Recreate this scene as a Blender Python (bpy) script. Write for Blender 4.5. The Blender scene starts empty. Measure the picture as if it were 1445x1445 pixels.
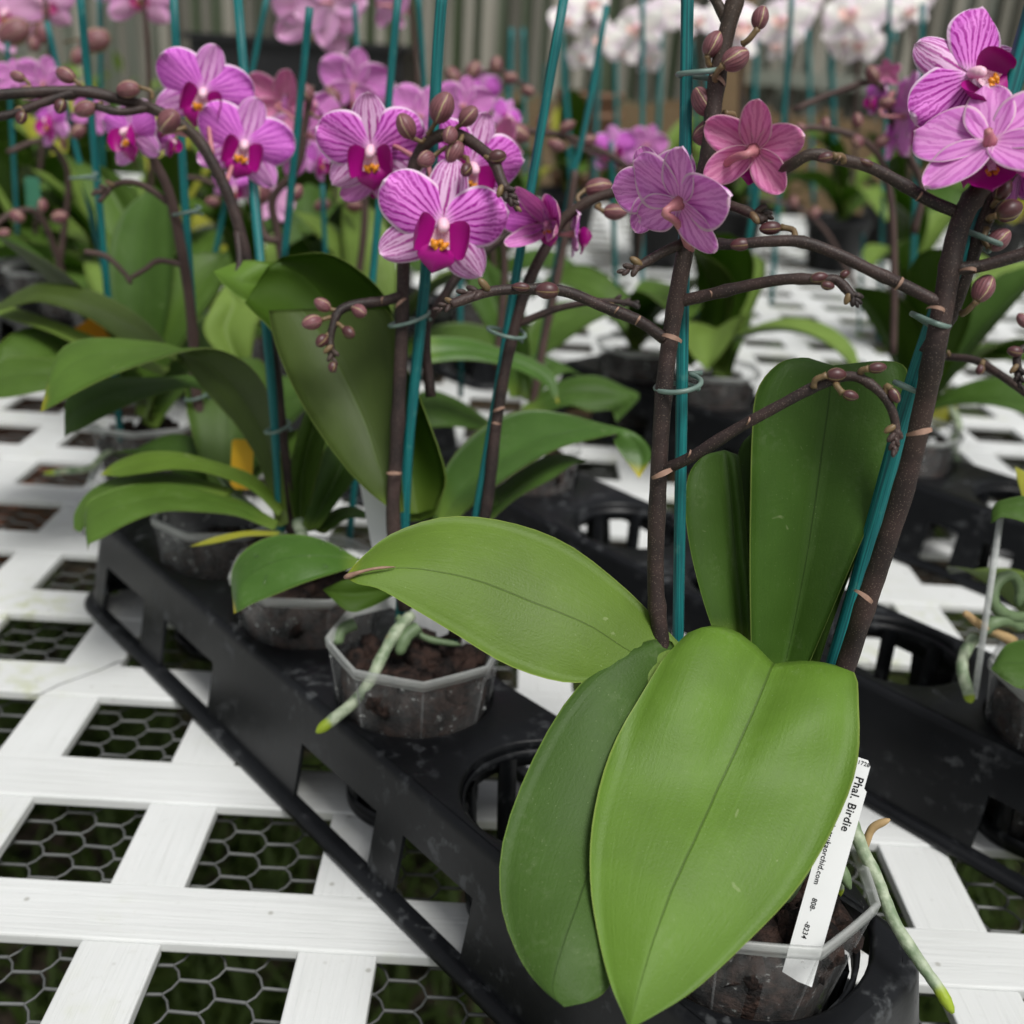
import bpy, math, random
from mathutils import Vector, Matrix, noise
random.seed(7)
scn = bpy.context.scene
COL = scn.collection
PI = math.pi

# ------------------------------------------------------------------ camera
FPX, PITCH, ROLL, YAW, CAMH = 1554.6, .3972, .0642, .0119, .3508
C0 = 722.5
fw = Vector((math.sin(YAW)*math.cos(PITCH), math.cos(YAW)*math.cos(PITCH), -math.sin(PITCH)))
rt = Vector((math.cos(YAW), -math.sin(YAW), 0)); up = rt.cross(fw)
CR = rt*math.cos(ROLL) + up*math.sin(ROLL)
CU = up*math.cos(ROLL) - rt*math.sin(ROLL)
CO = Vector((0, 0, CAMH))
def ray(x, y): return fw + CR*((x-C0)/FPX) - CU*((y-C0)/FPX)
def P(x, y, t): return CO + ray(x, y)*t            # photo point at depth t
def PT(q): return P(*q)
def G(x, y, z=0.):
    d = ray(x, y); return CO + d*((z-CAMH)/d.z)
camd = bpy.data.cameras.new('camera'); cam = bpy.data.objects.new('camera', camd); COL.objects.link(cam)
camd.sensor_width = 36; camd.lens = FPX/1445*36
camd.clip_start = .01; camd.clip_end = 500
M = Matrix((CR, CU, -fw)).transposed().to_4x4(); M.translation = CO
cam.matrix_world = M
camd.dof.use_dof = True; camd.dof.focus_distance = .385; camd.dof.aperture_fstop = 9.0
scn.camera = cam

# ------------------------------------------------------------------ node helpers
def lin(r, g, b):
    f = lambda c: (c/255/12.92) if c/255 <= .04045 else ((c/255+.055)/1.055)**2.4
    return (f(r), f(g), f(b), 1)
class NT:
    def __init__(s, name):
        s.m = bpy.data.materials.new(name); s.m.use_nodes = True
        s.t = s.m.node_tree; s.t.nodes.clear()
        s.out = s.t.nodes.new('ShaderNodeOutputMaterial')
    def n(s, typ, **kw):
        o = s.t.nodes.new(typ)
        for k, v in kw.items(): setattr(o, k, v)
        return o
    def l(s, a, b): s.t.links.new(a, b)
    def put(s, sock, v):
        if hasattr(v, 'is_linked') or hasattr(v, 'links'): s.l(v, sock)
        else: sock.default_value = v
    def math(s, op, a, b=0., c=None, clamp=False):
        o = s.n('ShaderNodeMath', operation=op, use_clamp=clamp)
        s.put(o.inputs[0], a); s.put(o.inputs[1], b)
        if c is not None: s.put(o.inputs[2], c)
        return o.outputs[0]
    def ss(s, v, a, b):
        o = s.n('ShaderNodeMapRange', interpolation_type='SMOOTHSTEP')
        s.put(o.inputs[0], v); o.inputs[1].default_value = a; o.inputs[2].default_value = b
        return o.outputs[0]
    def mix(s, f, a, b, typ='MIX'):
        o = s.n('ShaderNodeMix', data_type='RGBA', blend_type=typ)
        s.put(o.inputs[0], f); s.put(o.inputs[6], a); s.put(o.inputs[7], b)
        return o.outputs[2]
    def noise(s, vec, scale, detail=3., rough=.5, dist=0.):
        o = s.n('ShaderNodeTexNoise'); 
        if vec is not None: s.l(vec, o.inputs['Vector'])
        o.inputs['Scale'].default_value = scale; o.inputs['Detail'].default_value = detail
        o.inputs['Roughness'].default_value = rough; o.inputs['Distortion'].default_value = dist
        return o.outputs[0]
    def vor(s, vec, scale, feature='F1'):
        o = s.n('ShaderNodeTexVoronoi', feature=feature)
        if vec is not None: s.l(vec, o.inputs['Vector'])
        o.inputs['Scale'].default_value = scale
        return o.outputs[0]
    def mapping(s, vec, scale=(1, 1, 1), rot=(0, 0, 0), loc=(0, 0, 0)):
        o = s.n('ShaderNodeMapping'); s.l(vec, o.inputs[0])
        o.inputs['Scale'].default_value = scale; o.inputs['Rotation'].default_value = rot
        o.inputs['Location'].default_value = loc
        return o.outputs[0]
    def coord(s, which='Object'): return s.n('ShaderNodeTexCoord').outputs[which]
    def rnd(s): return s.n('ShaderNodeObjectInfo').outputs['Random']
    def uv(s):
        o = s.n('ShaderNodeSeparateXYZ'); s.l(s.coord('UV'), o.inputs[0]); return o.outputs[0], o.outputs[1]
    def bump(s, h, strength, dist=.001):
        o = s.n('ShaderNodeBump'); o.inputs['Strength'].default_value = strength
        o.inputs['Distance'].default_value = dist; s.l(h, o.inputs['Height']); return o.outputs[0]
    def bsdf(s, col, rough=.5, spec=.5, normal=None, trans=0., coat=0., metal=0., tcol=None, alpha=None, coatr=.15):
        b = s.n('ShaderNodeBsdfPrincipled')
        s.put(b.inputs['Base Color'], col); s.put(b.inputs['Roughness'], rough)
        b.inputs['Specular IOR Level'].default_value = spec; b.inputs['Metallic'].default_value = metal
        b.inputs['Coat Weight'].default_value = coat; b.inputs['Coat Roughness'].default_value = coatr
        if normal is not None: s.l(normal, b.inputs['Normal'])
        o = b.outputs[0]
        if trans:
            tr = s.n('ShaderNodeBsdfTranslucent'); s.put(tr.inputs[0], tcol if tcol is not None else col)
            mx = s.n('ShaderNodeMixShader'); mx.inputs[0].default_value = trans
            s.l(o, mx.inputs[1]); s.l(tr.outputs[0], mx.inputs[2]); o = mx.outputs[0]
        if alpha is not None:
            tp = s.n('ShaderNodeBsdfTransparent'); mx = s.n('ShaderNodeMixShader'); s.put(mx.inputs[0], alpha)
            s.l(tp.outputs[0], mx.inputs[1]); s.l(o, mx.inputs[2]); o = mx.outputs[0]
        s.l(o, s.out.inputs[0]); return s.m
MAT = {}
def simple(name, col, rough=.5, spec=.5, vary=.15, scale=80., **kw):
    s = NT(name); n = s.noise(s.coord(), scale, 4)
    dark = tuple(c*(1-vary) for c in col[:3])+(1,); lite = tuple(min(1, c*(1+vary)) for c in col[:3])+(1,)
    MAT[name] = s.bsdf(s.mix(n, dark, lite), rough, spec, **kw); return MAT[name]

def leaf_mat(name, base, edge, under=False, rough=.52, trans=.14, tip=None, coat=.0, spec=.30):
    s = NT(name); u, v = s.uv(); obj = s.coord()
    a = s.math('ABSOLUTE', s.math('SUBTRACT', u, .5))
    cx = s.n('ShaderNodeCombineXYZ'); s.l(s.math('MULTIPLY', u, 60.), cx.inputs[0]); s.l(s.math('MULTIPLY', v, 5.), cx.inputs[1])
    fib = s.noise(cx.outputs[0], 1., 3)
    big = s.noise(obj, 28., 3, .55)
    fine = s.noise(obj, 1150., 2)
    d = tuple(c*.88 for c in base[:3])+(1,); li = tuple(c*1.1 for c in base[:3])+(1,)
    col = s.mix(s.ss(big, .3, .7), d, li)
    col = s.mix(s.math('MULTIPLY', s.ss(fib, .45, .75), .15), col, tuple(c*1.35 for c in base[:3])+(1,))
    if not under:
        sp = s.ss(s.vor(obj, 620.), .16, .05)
        col = s.mix(s.math('MULTIPLY', s.math('MULTIPLY', sp, s.ss(s.noise(obj, 210., 2), .42, .62)), .25), col, (.42, .5, .26, 1))
        dust = s.math('MULTIPLY', s.ss(s.noise(obj, 55., 5, .7), .5, .72), s.ss(s.noise(obj, 420., 3), .42, .62))
        col = s.mix(s.math('MULTIPLY', dust, .06), col, (.46, .50, .34, 1))
        # pale scratches and scuffs
        sc = s.ss(s.noise(s.mapping(obj, (1, 1, 1)), 75., 2, .5, 2.5), .73, .78)
        col = s.mix(s.math('MULTIPLY', sc, .25), col, (.42, .48, .25, 1))
        wv = s.n('ShaderNodeCombineXYZ'); s.l(s.math('MULTIPLY', v, 3.2), wv.inputs[0])
        wob = s.math('MULTIPLY', s.math('SUBTRACT', s.noise(wv.outputs[0], 3., 1), .5), .012)
        ua = s.math('ABSOLUTE', s.math('SUBTRACT', s.math('SUBTRACT', u, .5), wob))
        mid = s.math('MULTIPLY', s.ss(ua, .009, .002), .6)
        col = s.mix(mid, col, tuple(c*.33 for c in base[:3])+(1,))
    else:
        mid = s.ss(a, .03, .0)
        col = s.mix(s.math('MULTIPLY', mid, .35), col, tuple(min(1, c*1.7) for c in base[:3])+(1,))
    col = s.mix(s.math('MULTIPLY', s.ss(a, .487, .4985), .5), col, edge)
    col = s.mix(s.math('MULTIPLY', s.ss(v, .12, .0), .45), col, (.22, .32, .05, 1))
    if tip:
        tv = s.math('ADD', v, s.math('MULTIPLY', s.math('SUBTRACT', s.noise(obj, 60., 3), .5), .12))
        col = s.mix(s.ss(tv, tip[1], tip[2]), col, tip[0])
        if len(tip) > 3: col = s.mix(s.ss(tv, .965, .985), col, tip[3])
    bh = s.math('ADD', s.math('MULTIPLY', fine, .55), s.math('ADD', s.math('MULTIPLY', fib, .45), s.math('MULTIPLY', mid, -1.)))
    nrm = s.bump(bh, .38, .0006)
    rg = s.math('ADD', s.math('MULTIPLY', s.math('SUBTRACT', big, .5), .25), rough)
    MAT[name] = s.bsdf(col, rg, .22 if under else spec, nrm, trans=trans, tcol=(base[0]*1.9, base[1]*2.1, base[2]*.6, 1), coat=0 if under else coat, coatr=.3)
    return MAT[name]
EDGE = (.33, .42, .10, 1)
leaf_mat('leaf_bright', (.108, .206, .022, 1), EDGE)
leaf_mat('leaf_mid', (.110, .190, .022, 1), EDGE, tip=((.26, .30, .02, 1), .86, 1.0, (.30, .16, .07, 1)))
leaf_mat('leaf_dark', (.050, .104, .017, 1), (.2, .3, .06, 1), spec=.2)
leaf_mat('leaf_erect', (.048, .108, .014, 1), EDGE, rough=.5, spec=.22)
leaf_mat('leaf_wet', (.060, .135, .022, 1), EDGE, rough=.36, tip=((.55, .45, .02, 1), .90, 1.0))
leaf_mat('leaf_left', (.078, .150, .020, 1), EDGE, tip=((.36, .33, .02, 1), .93, 1.02))
leaf_mat('leaf_far', (.068, .130, .018, 1), EDGE, rough=.5)
leaf_mat('leaf_lime', (.17, .26, .05, 1), EDGE, rough=.45, trans=.2)
leaf_mat('leaf_yellowing', (.30, .30, .03, 1), EDGE, rough=.5)
leaf_mat('under', (.050, .078, .016, 1), (.2, .26, .06, 1), under=True, rough=.5, trans=.08)
leaf_mat('under_glow', (.062, .125, .012, 1), (.2, .3, .05, 1), under=True, rough=.5, trans=.42)

def petal_mat(name, ground, vein, pale, k=9., strength=.85, back=False, speck=False, basew=.22, fan=True):
    s = NT(name); u, v = s.uv()
    cc = s.n('ShaderNodeCombineXYZ'); s.l(u, cc.inputs[0]); s.l(v, cc.inputs[1])
    c = s.math('SUBTRACT', u, .5); a = s.math('ABSOLUTE', s.math('MULTIPLY', c, 2.))
    rv = s.math('MULTIPLY', s.rnd(), 7.)
    off = s.n('ShaderNodeVectorMath', operation='ADD'); s.l(cc.outputs[0], off.inputs[0]); s.l(rv, off.inputs[1])
    nz = s.math('SUBTRACT', s.noise(off.outputs[0], 7., 3), .5)
    if fan:
        at = s.n('ShaderNodeAttribute', attribute_name='fan'); base = s.math('MULTIPLY', at.outputs['Fac'], .80)
    else: base = c
    w = s.math('ADD', base, s.math('MULTIPLY', nz, .075))
    st = s.math('COSINE', s.math('MULTIPLY', w, 2*PI*k))
    st2 = s.math('COSINE', s.math('MULTIPLY', s.math('ADD', w, s.math('MULTIPLY', nz, .06)), 4*PI*k))
    outer = s.ss(v, .45, .75)
    m1 = s.ss(st, .0, .85)
    m2 = s.math('MULTIPLY', s.ss(st2, .2, .9), outer)
    vn = s.math('MAXIMUM', s.math('MULTIPLY', m1, s.math('SUBTRACT', 1., s.math('MULTIPLY', outer, .25))), s.math('MULTIPLY', m2, .8))
    brk = s.ss(s.noise(off.outputs[0], 14., 2), .25, .5)
    vn = s.math('MULTIPLY', s.math('MULTIPLY', vn, strength), s.math('ADD', .45, s.math('MULTIPLY', brk, .55)))
    edge = s.math('MAXIMUM', s.ss(a, .88, .96), s.ss(v, .945, .985))
    tint = s.mix(s.ss(a, .2, .9), ground, tuple(g*q for g, q in zip(ground[:3], (.93, .78, .95)))+(1,))
    col = s.mix(vn, tint, vein)
    col = s.mix(s.math('MULTIPLY', edge, .95), col, pale)
    col = s.mix(s.math('MULTIPLY', s.ss(v, basew, .0), .7), col, pale)
    nrm = s.bump(s.math('ADD', vn, s.noise(off.outputs[0], 60., 2)), .25, .0006)
    MAT[name] = s.bsdf(col, .5, .3, nrm, trans=.36 if 'back' in name or 'rose' in name else .24)
    return MAT[name]
PALE = lin(250, 222, 246)
petal_mat('petal', lin(246, 146, 238), lin(172, 16, 158), PALE, 8., 1.)
petal_mat('sepal', lin(250, 206, 244), lin(172, 28, 148), PALE, 4.6, .95, fan=False)
petal_mat('petal_soft', lin(242, 140, 238), lin(184, 44, 186), PALE, 8., .85)
petal_mat('sepal_soft', lin(248, 188, 242), lin(188, 66, 182), PALE, 4.6, .85, fan=False)
petal_mat('petal_back', lin(246, 174, 236), lin(196, 78, 184), lin(246, 214, 232), 6., .6, basew=.12)
petal_mat('petal_rose', lin(244, 168, 204), lin(200, 80, 150), lin(244, 200, 208), 6., .6, basew=.12)
petal_mat('petal_pink', lin(244, 192, 230), lin(236, 172, 220), lin(244, 214, 234), 5., .4)
petal_mat('petal_white', lin(252, 251, 246), lin(248, 246, 238), lin(253, 252, 250), 5., .3)
simple('lip', lin(158, 6, 122), .42, .4, .25, 300)
simple('lip_pink', lin(200, 84, 150), .45, .4, .2, 300)
simple('lip_yellow', lin(246, 206, 196), .45, .4, .2, 300)
simple('column', lin(244, 196, 214), .4, .4, .1, 300)
def mk():
    s = NT('throat'); o = s.coord('UV'); d = s.ss(s.vor(o, 9.), .34, .22)
    MAT['throat'] = s.bsdf(s.mix(d, lin(244, 206, 226), lin(176, 40, 120)), .45, .4, trans=.15)
    s = NT('callus'); o = s.coord(); d = s.ss(s.vor(o, 26.), .30, .18)
    MAT['callus'] = s.bsdf(s.mix(d, lin(222, 140, 30), lin(120, 40, 20)), .4, .5)
    s = NT('bud'); u, v = s.uv()
    lin_ = s.math('ABSOLUTE', s.math('SUBTRACT', s.math('FRACT', s.math('ADD', s.math('MULTIPLY', u, 3.), s.math('MULTIPLY', s.math('SUBTRACT', s.noise(s.coord(), 3., 2), .5), .12))), .5))
    seam = s.ss(lin_, .05, .01)
    stp = s.ss(s.math('COSINE', s.math('MULTIPLY', u, 2*PI*18)), .1, .9)
    col = s.mix(s.noise(s.coord(), 5., 4), lin(104, 66, 70), lin(150, 98, 102))
    col = s.mix(s.math('MULTIPLY', stp, .6), col, lin(84, 40, 52))
    col = s.mix(s.math('MULTIPLY', s.ss(v, .2, .0), .8), col, lin(110, 104, 60))
    col = s.mix(s.math('MULTIPLY', seam, .9), col, lin(198, 182, 140))
    MAT['bud'] = s.bsdf(col, .45, .45, s.bump(s.math('SUBTRACT', s.math('MULTIPLY', stp, .3), seam), .5, .001))
    s = NT('bud_dark'); u, v = s.uv()
    col = s.mix(s.noise(s.coord(), 5., 4), lin(62, 36, 38), lin(96, 56, 58))
    stp = s.ss(s.math('COSINE', s.math('MULTIPLY', u, 2*PI*3)), .93, 1.)
    col = s.mix(s.math('MULTIPLY', stp, .8), col, lin(160, 144, 96))
    col = s.mix(s.math('MULTIPLY', s.ss(v, .25, .0), .8), col, lin(98, 104, 62))
    MAT['bud_dark'] = s.bsdf(col, .42, .5)
    s = NT('stem'); o = s.coord()
    col = s.mix(s.ss(s.noise(o, 60., 4), .3, .7), lin(36, 29, 28), lin(64, 49, 46))
    col = s.mix(s.math('MULTIPLY', s.ss(s.noise(o, 14., 3), .5, .7), .45), col, lin(66, 58, 44))
    col = s.mix(s.math('MULTIPLY', s.ss(s.vor(o, 1300.), .3, .1), .5), col, lin(140, 124, 112))
    MAT['stem'] = s.bsdf(col, .55, .35, s.bump(s.noise(o, 1400., 2), .35, .0004))
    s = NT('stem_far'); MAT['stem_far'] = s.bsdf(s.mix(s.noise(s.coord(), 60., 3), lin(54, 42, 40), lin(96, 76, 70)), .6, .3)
    s = NT('pedicel'); MAT['pedicel'] = s.bsdf(s.mix(s.noise(s.coord(), 120., 3), lin(96, 76, 58), lin(128, 108, 72)), .45, .4)
    s = NT('pedicel_pink'); MAT['pedicel_pink'] = s.bsdf(s.mix(s.noise(s.coord(), 90., 3), lin(176, 112, 126), lin(196, 132, 128)), .45, .4)
    s = NT('bract'); MAT['bract'] = s.bsdf(s.mix(s.noise(s.coord(), 300., 4), lin(96, 72, 62), lin(180, 146, 126)), .6, .3)
    s = NT('stake'); u, v = s.uv(); o = s.coord()
    cx = s.n('ShaderNodeCombineXYZ'); s.l(s.math('MULTIPLY', u, 26.), cx.inputs[0]); s.l(s.math('MULTIPLY', v, 7.), cx.inputs[1])
    st = s.noise(cx.outputs[0], 1., 4)
    col = s.mix(s.ss(st, .3, .72), lin(2, 70, 76), lin(24, 126, 124))
    col = s.mix(s.math('MULTIPLY', s.ss(s.noise(o, 160., 4), .62, .75), .35), col, lin(90, 140, 130))
    MAT['stake'] = s.bsdf(col, .5, .4, s.bump(st, .5, .0006))
    s = NT('clip'); MAT['clip'] = s.bsdf(s.mix(s.noise(s.coord(), 200., 3), lin(84, 106, 100), lin(122, 142, 132)), .4, .4)
    s = NT('tray'); o = s.coord(); ck = s.ss(s.noise(o, 22., 5, .65), .45, .62); dr = s.ss(s.noise(o, 130., 4), .52, .66)
    wm = s.math('MULTIPLY', ck, dr)
    col = s.mix(s.noise(o, 45., 4), (.005, .0055, .0065, 1), (.011, .012, .014, 1))
    col = s.mix(s.math('MULTIPLY', wm, .7), col, (.085, .09, .094, 1))
    MAT['tray'] = s.bsdf(col, s.math('ADD', .36, s.math('MULTIPLY', wm, .25)), .28, s.bump(s.noise(o, 380., 3), .12, .0006))
    s = NT('black_plastic'); MAT['black_plastic'] = s.bsdf(s.mix(s.noise(s.coord(), 30., 3), (.008, .008, .009, 1), (.02, .02, .022, 1)), .45, .4)
    s = NT('pot_clear'); o = s.coord()
    sm = s.noise(s.mapping(o, (1, 1, .35)), 55., 5, .65); spk = s.ss(s.noise(o, 260., 4), .60, .74)
    al = s.math('ADD', .12, s.math('ADD', s.math('MULTIPLY', s.ss(sm, .42, .75), .26), s.math('MULTIPLY', spk, .45)), clamp=True)
    MAT['pot_clear'] = s.bsdf(s.mix(spk, lin(150, 152, 152), lin(210, 212, 208)), .22, .5, alpha=al)
    s = NT('pot_rim'); MAT['pot_rim'] = s.bsdf(s.mix(s.noise(s.coord(), 120., 4), lin(186, 190, 188), lin(220, 222, 218)), .3, .5, alpha=.45)
    s = NT('bark'); o = s.coord()
    col = s.mix(s.ss(s.noise(o, 110., 5, .65), .36, .66), lin(14, 10, 9), lin(60, 43, 36))
    MAT['bark'] = s.bsdf(col, .8, .3, s.bump(s.noise(o, 260., 5), 1., .004))
    s = NT('root'); u, v = s.uv(); o = s.coord()
    col = s.mix(s.ss(s.noise(o, 200., 4), .3, .7), lin(112, 132, 100), lin(176, 186, 160))
    col = s.mix(s.math('MULTIPLY', s.ss(s.noise(o, 70., 4), .62, .72), .7), col, lin(176, 140, 96))
    col = s.mix(s.ss(s.math('ADD', v, s.math('MULTIPLY', s.math('SUBTRACT', s.noise(o, 160., 2), .5), .05)), .885, .925), col, lin(146, 166, 44))
    MAT['root'] = s.bsdf(col, .5, .4, s.bump(s.noise(o, 700., 3), .4, .0006))
    s = NT('root_dry'); MAT['root_dry'] = s.bsdf(s.mix(s.noise(s.coord(), 160., 4), lin(140, 110, 74), lin(200, 174, 128)), .6, .3)
    s = NT('root_green'); MAT['root_green'] = s.bsdf(s.mix(s.noise(s.coord(), 140., 4), lin(70, 92, 60), lin(126, 146, 108)), .5, .4)
    for nm, rot in (('slat_x', 0.), ('slat_y', PI/2)):
        s = NT(nm); o = s.mapping(s.coord(), (1, 1, 1), (0, 0, rot))
        gr = s.noise(s.mapping(o, (16, 420, 60)), 1., 5, .6, .6)
        gr2 = s.noise(s.mapping(o, (9, 150, 60)), 1., 3, .5, .8)
        big = s.noise(s.coord(), 7., 4); alg = s.math('MULTIPLY', s.ss(s.noise(s.coord(), 9., 4), .52, .74), s.ss(s.noise(s.coord(), 90., 4), .4, .7))
        col = s.mix(s.ss(big, .3, .7), lin(210, 212, 210), lin(221, 223, 222))
        col = s.mix(s.math('MULTIPLY', s.ss(gr, .52, .75), .18), col, lin(170, 172, 166))
        col = s.mix(s.math('MULTIPLY', alg, .75), col, lin(182, 188, 142))
        scf = s.ss(s.noise(s.mapping(s.coord(), (30, 30, 30)), 6., 5, .7), .60, .72)
        col = s.mix(s.math('MULTIPLY', scf, .16), col, lin(150, 148, 136))
        dirt = s.ss(s.vor(s.coord(), 62.), .11, .03)
        col = s.mix(s.math('MULTIPLY', dirt, .5), col, lin(120, 116, 100))
        MAT[nm] = s.bsdf(col, .45, .4, s.bump(s.math('ADD', gr, gr2), .55, .0008))
    s = NT('wire'); MAT['wire'] = s.bsdf(s.mix(s.noise(s.coord(), 60., 4), lin(74, 76, 76), lin(126, 128, 126)), .5, .5, metal=.3)
    s = NT('soil'); o = s.coord(); n1 = s.noise(o, 3.2, 5, .6); n2 = s.noise(o, 26., 5, .65)
    col = s.mix(s.ss(n2, .35, .65), (.014, .011, .009, 1), (.11, .085, .062, 1))
    moss = s.mix(s.ss(n2, .3, .7), (.018, .036, .006, 1), (.085, .13, .025, 1))
    col = s.mix(s.ss(n1, .44, .56), col, moss)
    MAT['soil'] = s.bsdf(col, .9, .2, s.bump(n2, .8, .02))
    s = NT('grass'); MAT['grass'] = s.bsdf(s.mix(s.rnd(), (.035, .065, .010, 1), (.075, .12, .022, 1)), .6, .3, trans=.15)
    s = NT('wood'); o = s.mapping(s.coord(), (3, 40, 40)); n = s.noise(o, 2., 5, .6)
    MAT['wood'] = s.bsdf(s.mix(n, lin(92, 72, 52), lin(150, 128, 98)), .8, .2)
    s = NT('wood_red'); o = s.mapping(s.coord(), (60, 6, 6)); n = s.noise(o, 2., 5, .6)
    MAT['wood_red'] = s.bsdf(s.mix(n, lin(110, 78, 64), lin(172, 128, 108)), .8, .2)
    s = NT('screen'); o = s.coord(); n = s.noise(s.mapping(o, (1, 1, .25)), 1.1, 3)
    MAT['screen'] = s.bsdf(s.mix(s.ss(n, .35, .65), lin(112, 128, 96), lin(172, 176, 166)), .7, .2, trans=.5)
    s = NT('slat_grey'); o = s.coord(); n = s.noise(s.mapping(o, (14, 1, .3)), 1., 4)
    MAT['slat_grey'] = s.bsdf(s.mix(s.ss(n, .3, .7), lin(84, 82, 74), lin(172, 168, 156)), .8, .2)
    s = NT('greenery'); o = s.coord(); n = s.noise(o, 4., 5, .7)
    MAT['greenery'] = s.bsdf(s.mix(s.ss(n, .35, .65), (.03, .05, .02, 1), (.12, .16, .06, 1)), .8, .2)
    s = NT('droplet'); b = s.n('ShaderNodeBsdfGlass'); b.inputs['IOR'].default_value = 1.33; b.inputs['Roughness'].default_value = .02
    tp = s.n('ShaderNodeBsdfTransparent'); mx = s.n('ShaderNodeMixShader'); mx.inputs[0].default_value = .6
    s.l(tp.outputs[0], mx.inputs[1]); s.l(b.outputs[0], mx.inputs[2]); s.l(mx.outputs[0], s.out.inputs[0]); MAT['droplet'] = s.m
    s = NT('frost'); MAT['frost'] = s.bsdf(s.mix(s.noise(s.coord(), 300., 3), lin(170, 176, 174), lin(228, 230, 228)), .25, .5, alpha=.6)
mk()
simple('tag_white', lin(232, 234, 233), .4, .4, .03, 60)
simple('ink', (.012, .012, .013, 1), .6, .2, .1, 60)
simple('tag_orange', lin(246, 166, 24), .45, .4, .08, 60)
simple('tag_yellow', lin(226, 178, 40), .45, .4, .1, 60)
simple('tag_red', lin(206, 96, 50), .45, .4, .1, 60)
simple('brown_pot', lin(120, 92, 72), .6, .3, .15, 30)
simple('white_paint', lin(226, 226, 222), .5, .4, .05, 30)
simple('grey_cloth', lin(112, 114, 108), .8, .2, .2, 20)
simple('green_plastic', lin(80, 150, 120), .5, .4, .1, 30)

# ------------------------------------------------------------------ mesh helpers
class MB:
    def __init__(s): s.v = []; s.f = []; s.m = []; s.uv = []
    def add(s, vs, fs, mat=0, uvs=None):
        b = len(s.v); s.v += [Vector(q) for q in vs]
        for f in fs:
            s.f.append([b+i for i in f]); s.m.append(mat)
            s.uv.append([uvs[i] for i in f] if uvs else [(0., 0.)]*len(f))
    def box(s, c, d, mat=0, ax=None):
        ax = ax or (Vector((1, 0, 0)), Vector((0, 1, 0)), Vector((0, 0, 1))); c = Vector(c)
        vs = [c+ax[0]*(i*d[0]/2)+ax[1]*(j*d[1]/2)+ax[2]*(k*d[2]/2) for k in (-1, 1) for j in (-1, 1) for i in (-1, 1)]
        s.add(vs, [(0, 2, 3, 1), (4, 5, 7, 6), (0, 1, 5, 4), (2, 6, 7, 3), (0, 4, 6, 2), (1, 3, 7, 5)], mat)
    def tube(s, pts, rad, n=8, mat=0, cap=True):
        pts = [Vector(p) for p in pts]; k = len(pts)
        if not hasattr(rad, '__len__'): rad = [rad]*k
        T = []
        for i in range(k):
            d = pts[min(i+1, k-1)]-pts[max(i-1, 0)]; T.append(d.normalized() if d.length > 1e-9 else Vector((0, 0, 1)))
        a = Vector((1, 0, 0)) if abs(T[0].x) < .8 else Vector((0, 1, 0))
        N = (a-T[0]*a.dot(T[0])).normalized(); vs = []; uvs = []; L = 0.
        tot = sum((pts[i+1]-pts[i]).length for i in range(k-1)) or 1.
        for i in range(k):
            if i: L += (pts[i]-pts[i-1]).length
            N = (N-T[i]*N.dot(T[i])); N = N.normalized() if N.length > 1e-6 else T[i].orthogonal().normalized()
            B = T[i].cross(N)
            for j in range(n):
                th = 2*PI*j/n; vs.append(pts[i]+(N*math.cos(th)+B*math.sin(th))*rad[i]); uvs.append((j/n, L/tot))
        fs = [(i*n+j, i*n+(j+1) % n, (i+1)*n+(j+1) % n, (i+1)*n+j) for i in range(k-1) for j in range(n)]
        if cap: fs += [tuple(range(n))[::-1], tuple((k-1)*n+j for j in range(n))]
        s.add(vs, fs, mat, uvs)
    def ell(s, c, r, axis=(0, 0, 1), n=10, m=7, mat=0, jit=0.):
        c = Vector(c); A = Vector(axis).normalized(); X = A.orthogonal().normalized(); Y = A.cross(X)
        rx, ry, rz = (r, r, r) if not hasattr(r, '__len__') else r
        vs = []; uvs = []
        for i in range(m+1):
            ph = PI*i/m
            for j in range(n):
                th = 2*PI*j/n; w = X*(rx*math.sin(ph)*math.cos(th))+Y*(ry*math.sin(ph)*math.sin(th))-A*(rz*math.cos(ph))
                if jit: w *= 1+jit*noise.noise(c*900+w*300)
                vs.append(c+w); uvs.append((j/n, i/m))
        fs = [(i*n+j, i*n+(j+1) % n, (i+1)*n+(j+1) % n, (i+1)*n+j) for i in range(m) for j in range(n)]
        s.add(vs, fs, mat, uvs)
    def mesh(s, name, mats, off=Vector((0, 0, 0)), smooth=True):
        me = bpy.data.meshes.new(name)
        me.from_pydata([v-off for v in s.v], [], s.f)
        for m in mats: me.materials.append(MAT[m])
        uvl = me.uv_layers.new(name='UVMap'); k = 0
        flat = [c for f in s.uv for q in f for c in q]
        uvl.data.foreach_set('uv', flat)
        me.polygons.foreach_set('material_index', s.m)
        me.polygons.foreach_set('use_smooth', [smooth]*len(s.f))
        if getattr(s, 'at', None): me.attributes.new('fan', 'FLOAT', 'POINT').data.foreach_set('value', s.at)
        me.validate(); me.update()
        return me
def link(name, me, parent=None):
    o = bpy.data.objects.new(name, me); COL.objects.link(o)
    if parent: o.parent = parent
    return o
def orig(o):                                       # world position of a thing's empty
    while o.parent: o = o.parent
    return o.location.copy()
def part(name, mb, mats, parent, smooth=True):
    return link(name, mb.mesh(name, mats, orig(parent), smooth), parent)
def tag(o, label, cat, group=None):
    o['label'] = label; o['category'] = cat
    if group: o['group'] = group
    return o
def thing(name, label, cat, loc, group=None):
    o = bpy.data.objects.new(name, None); COL.objects.link(o); o.location = loc; o.empty_display_size = .02
    return tag(o, label, cat, group)
def solo(name, mb, mats, label, cat, group=None, smooth=True, loc=None):
    loc = Vector(loc) if loc is not None else sum(mb.v, Vector())/len(mb.v)
    o = link(name, mb.mesh(name, mats, loc, smooth)); o.location = loc
    return tag(o, label, cat, group)
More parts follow.
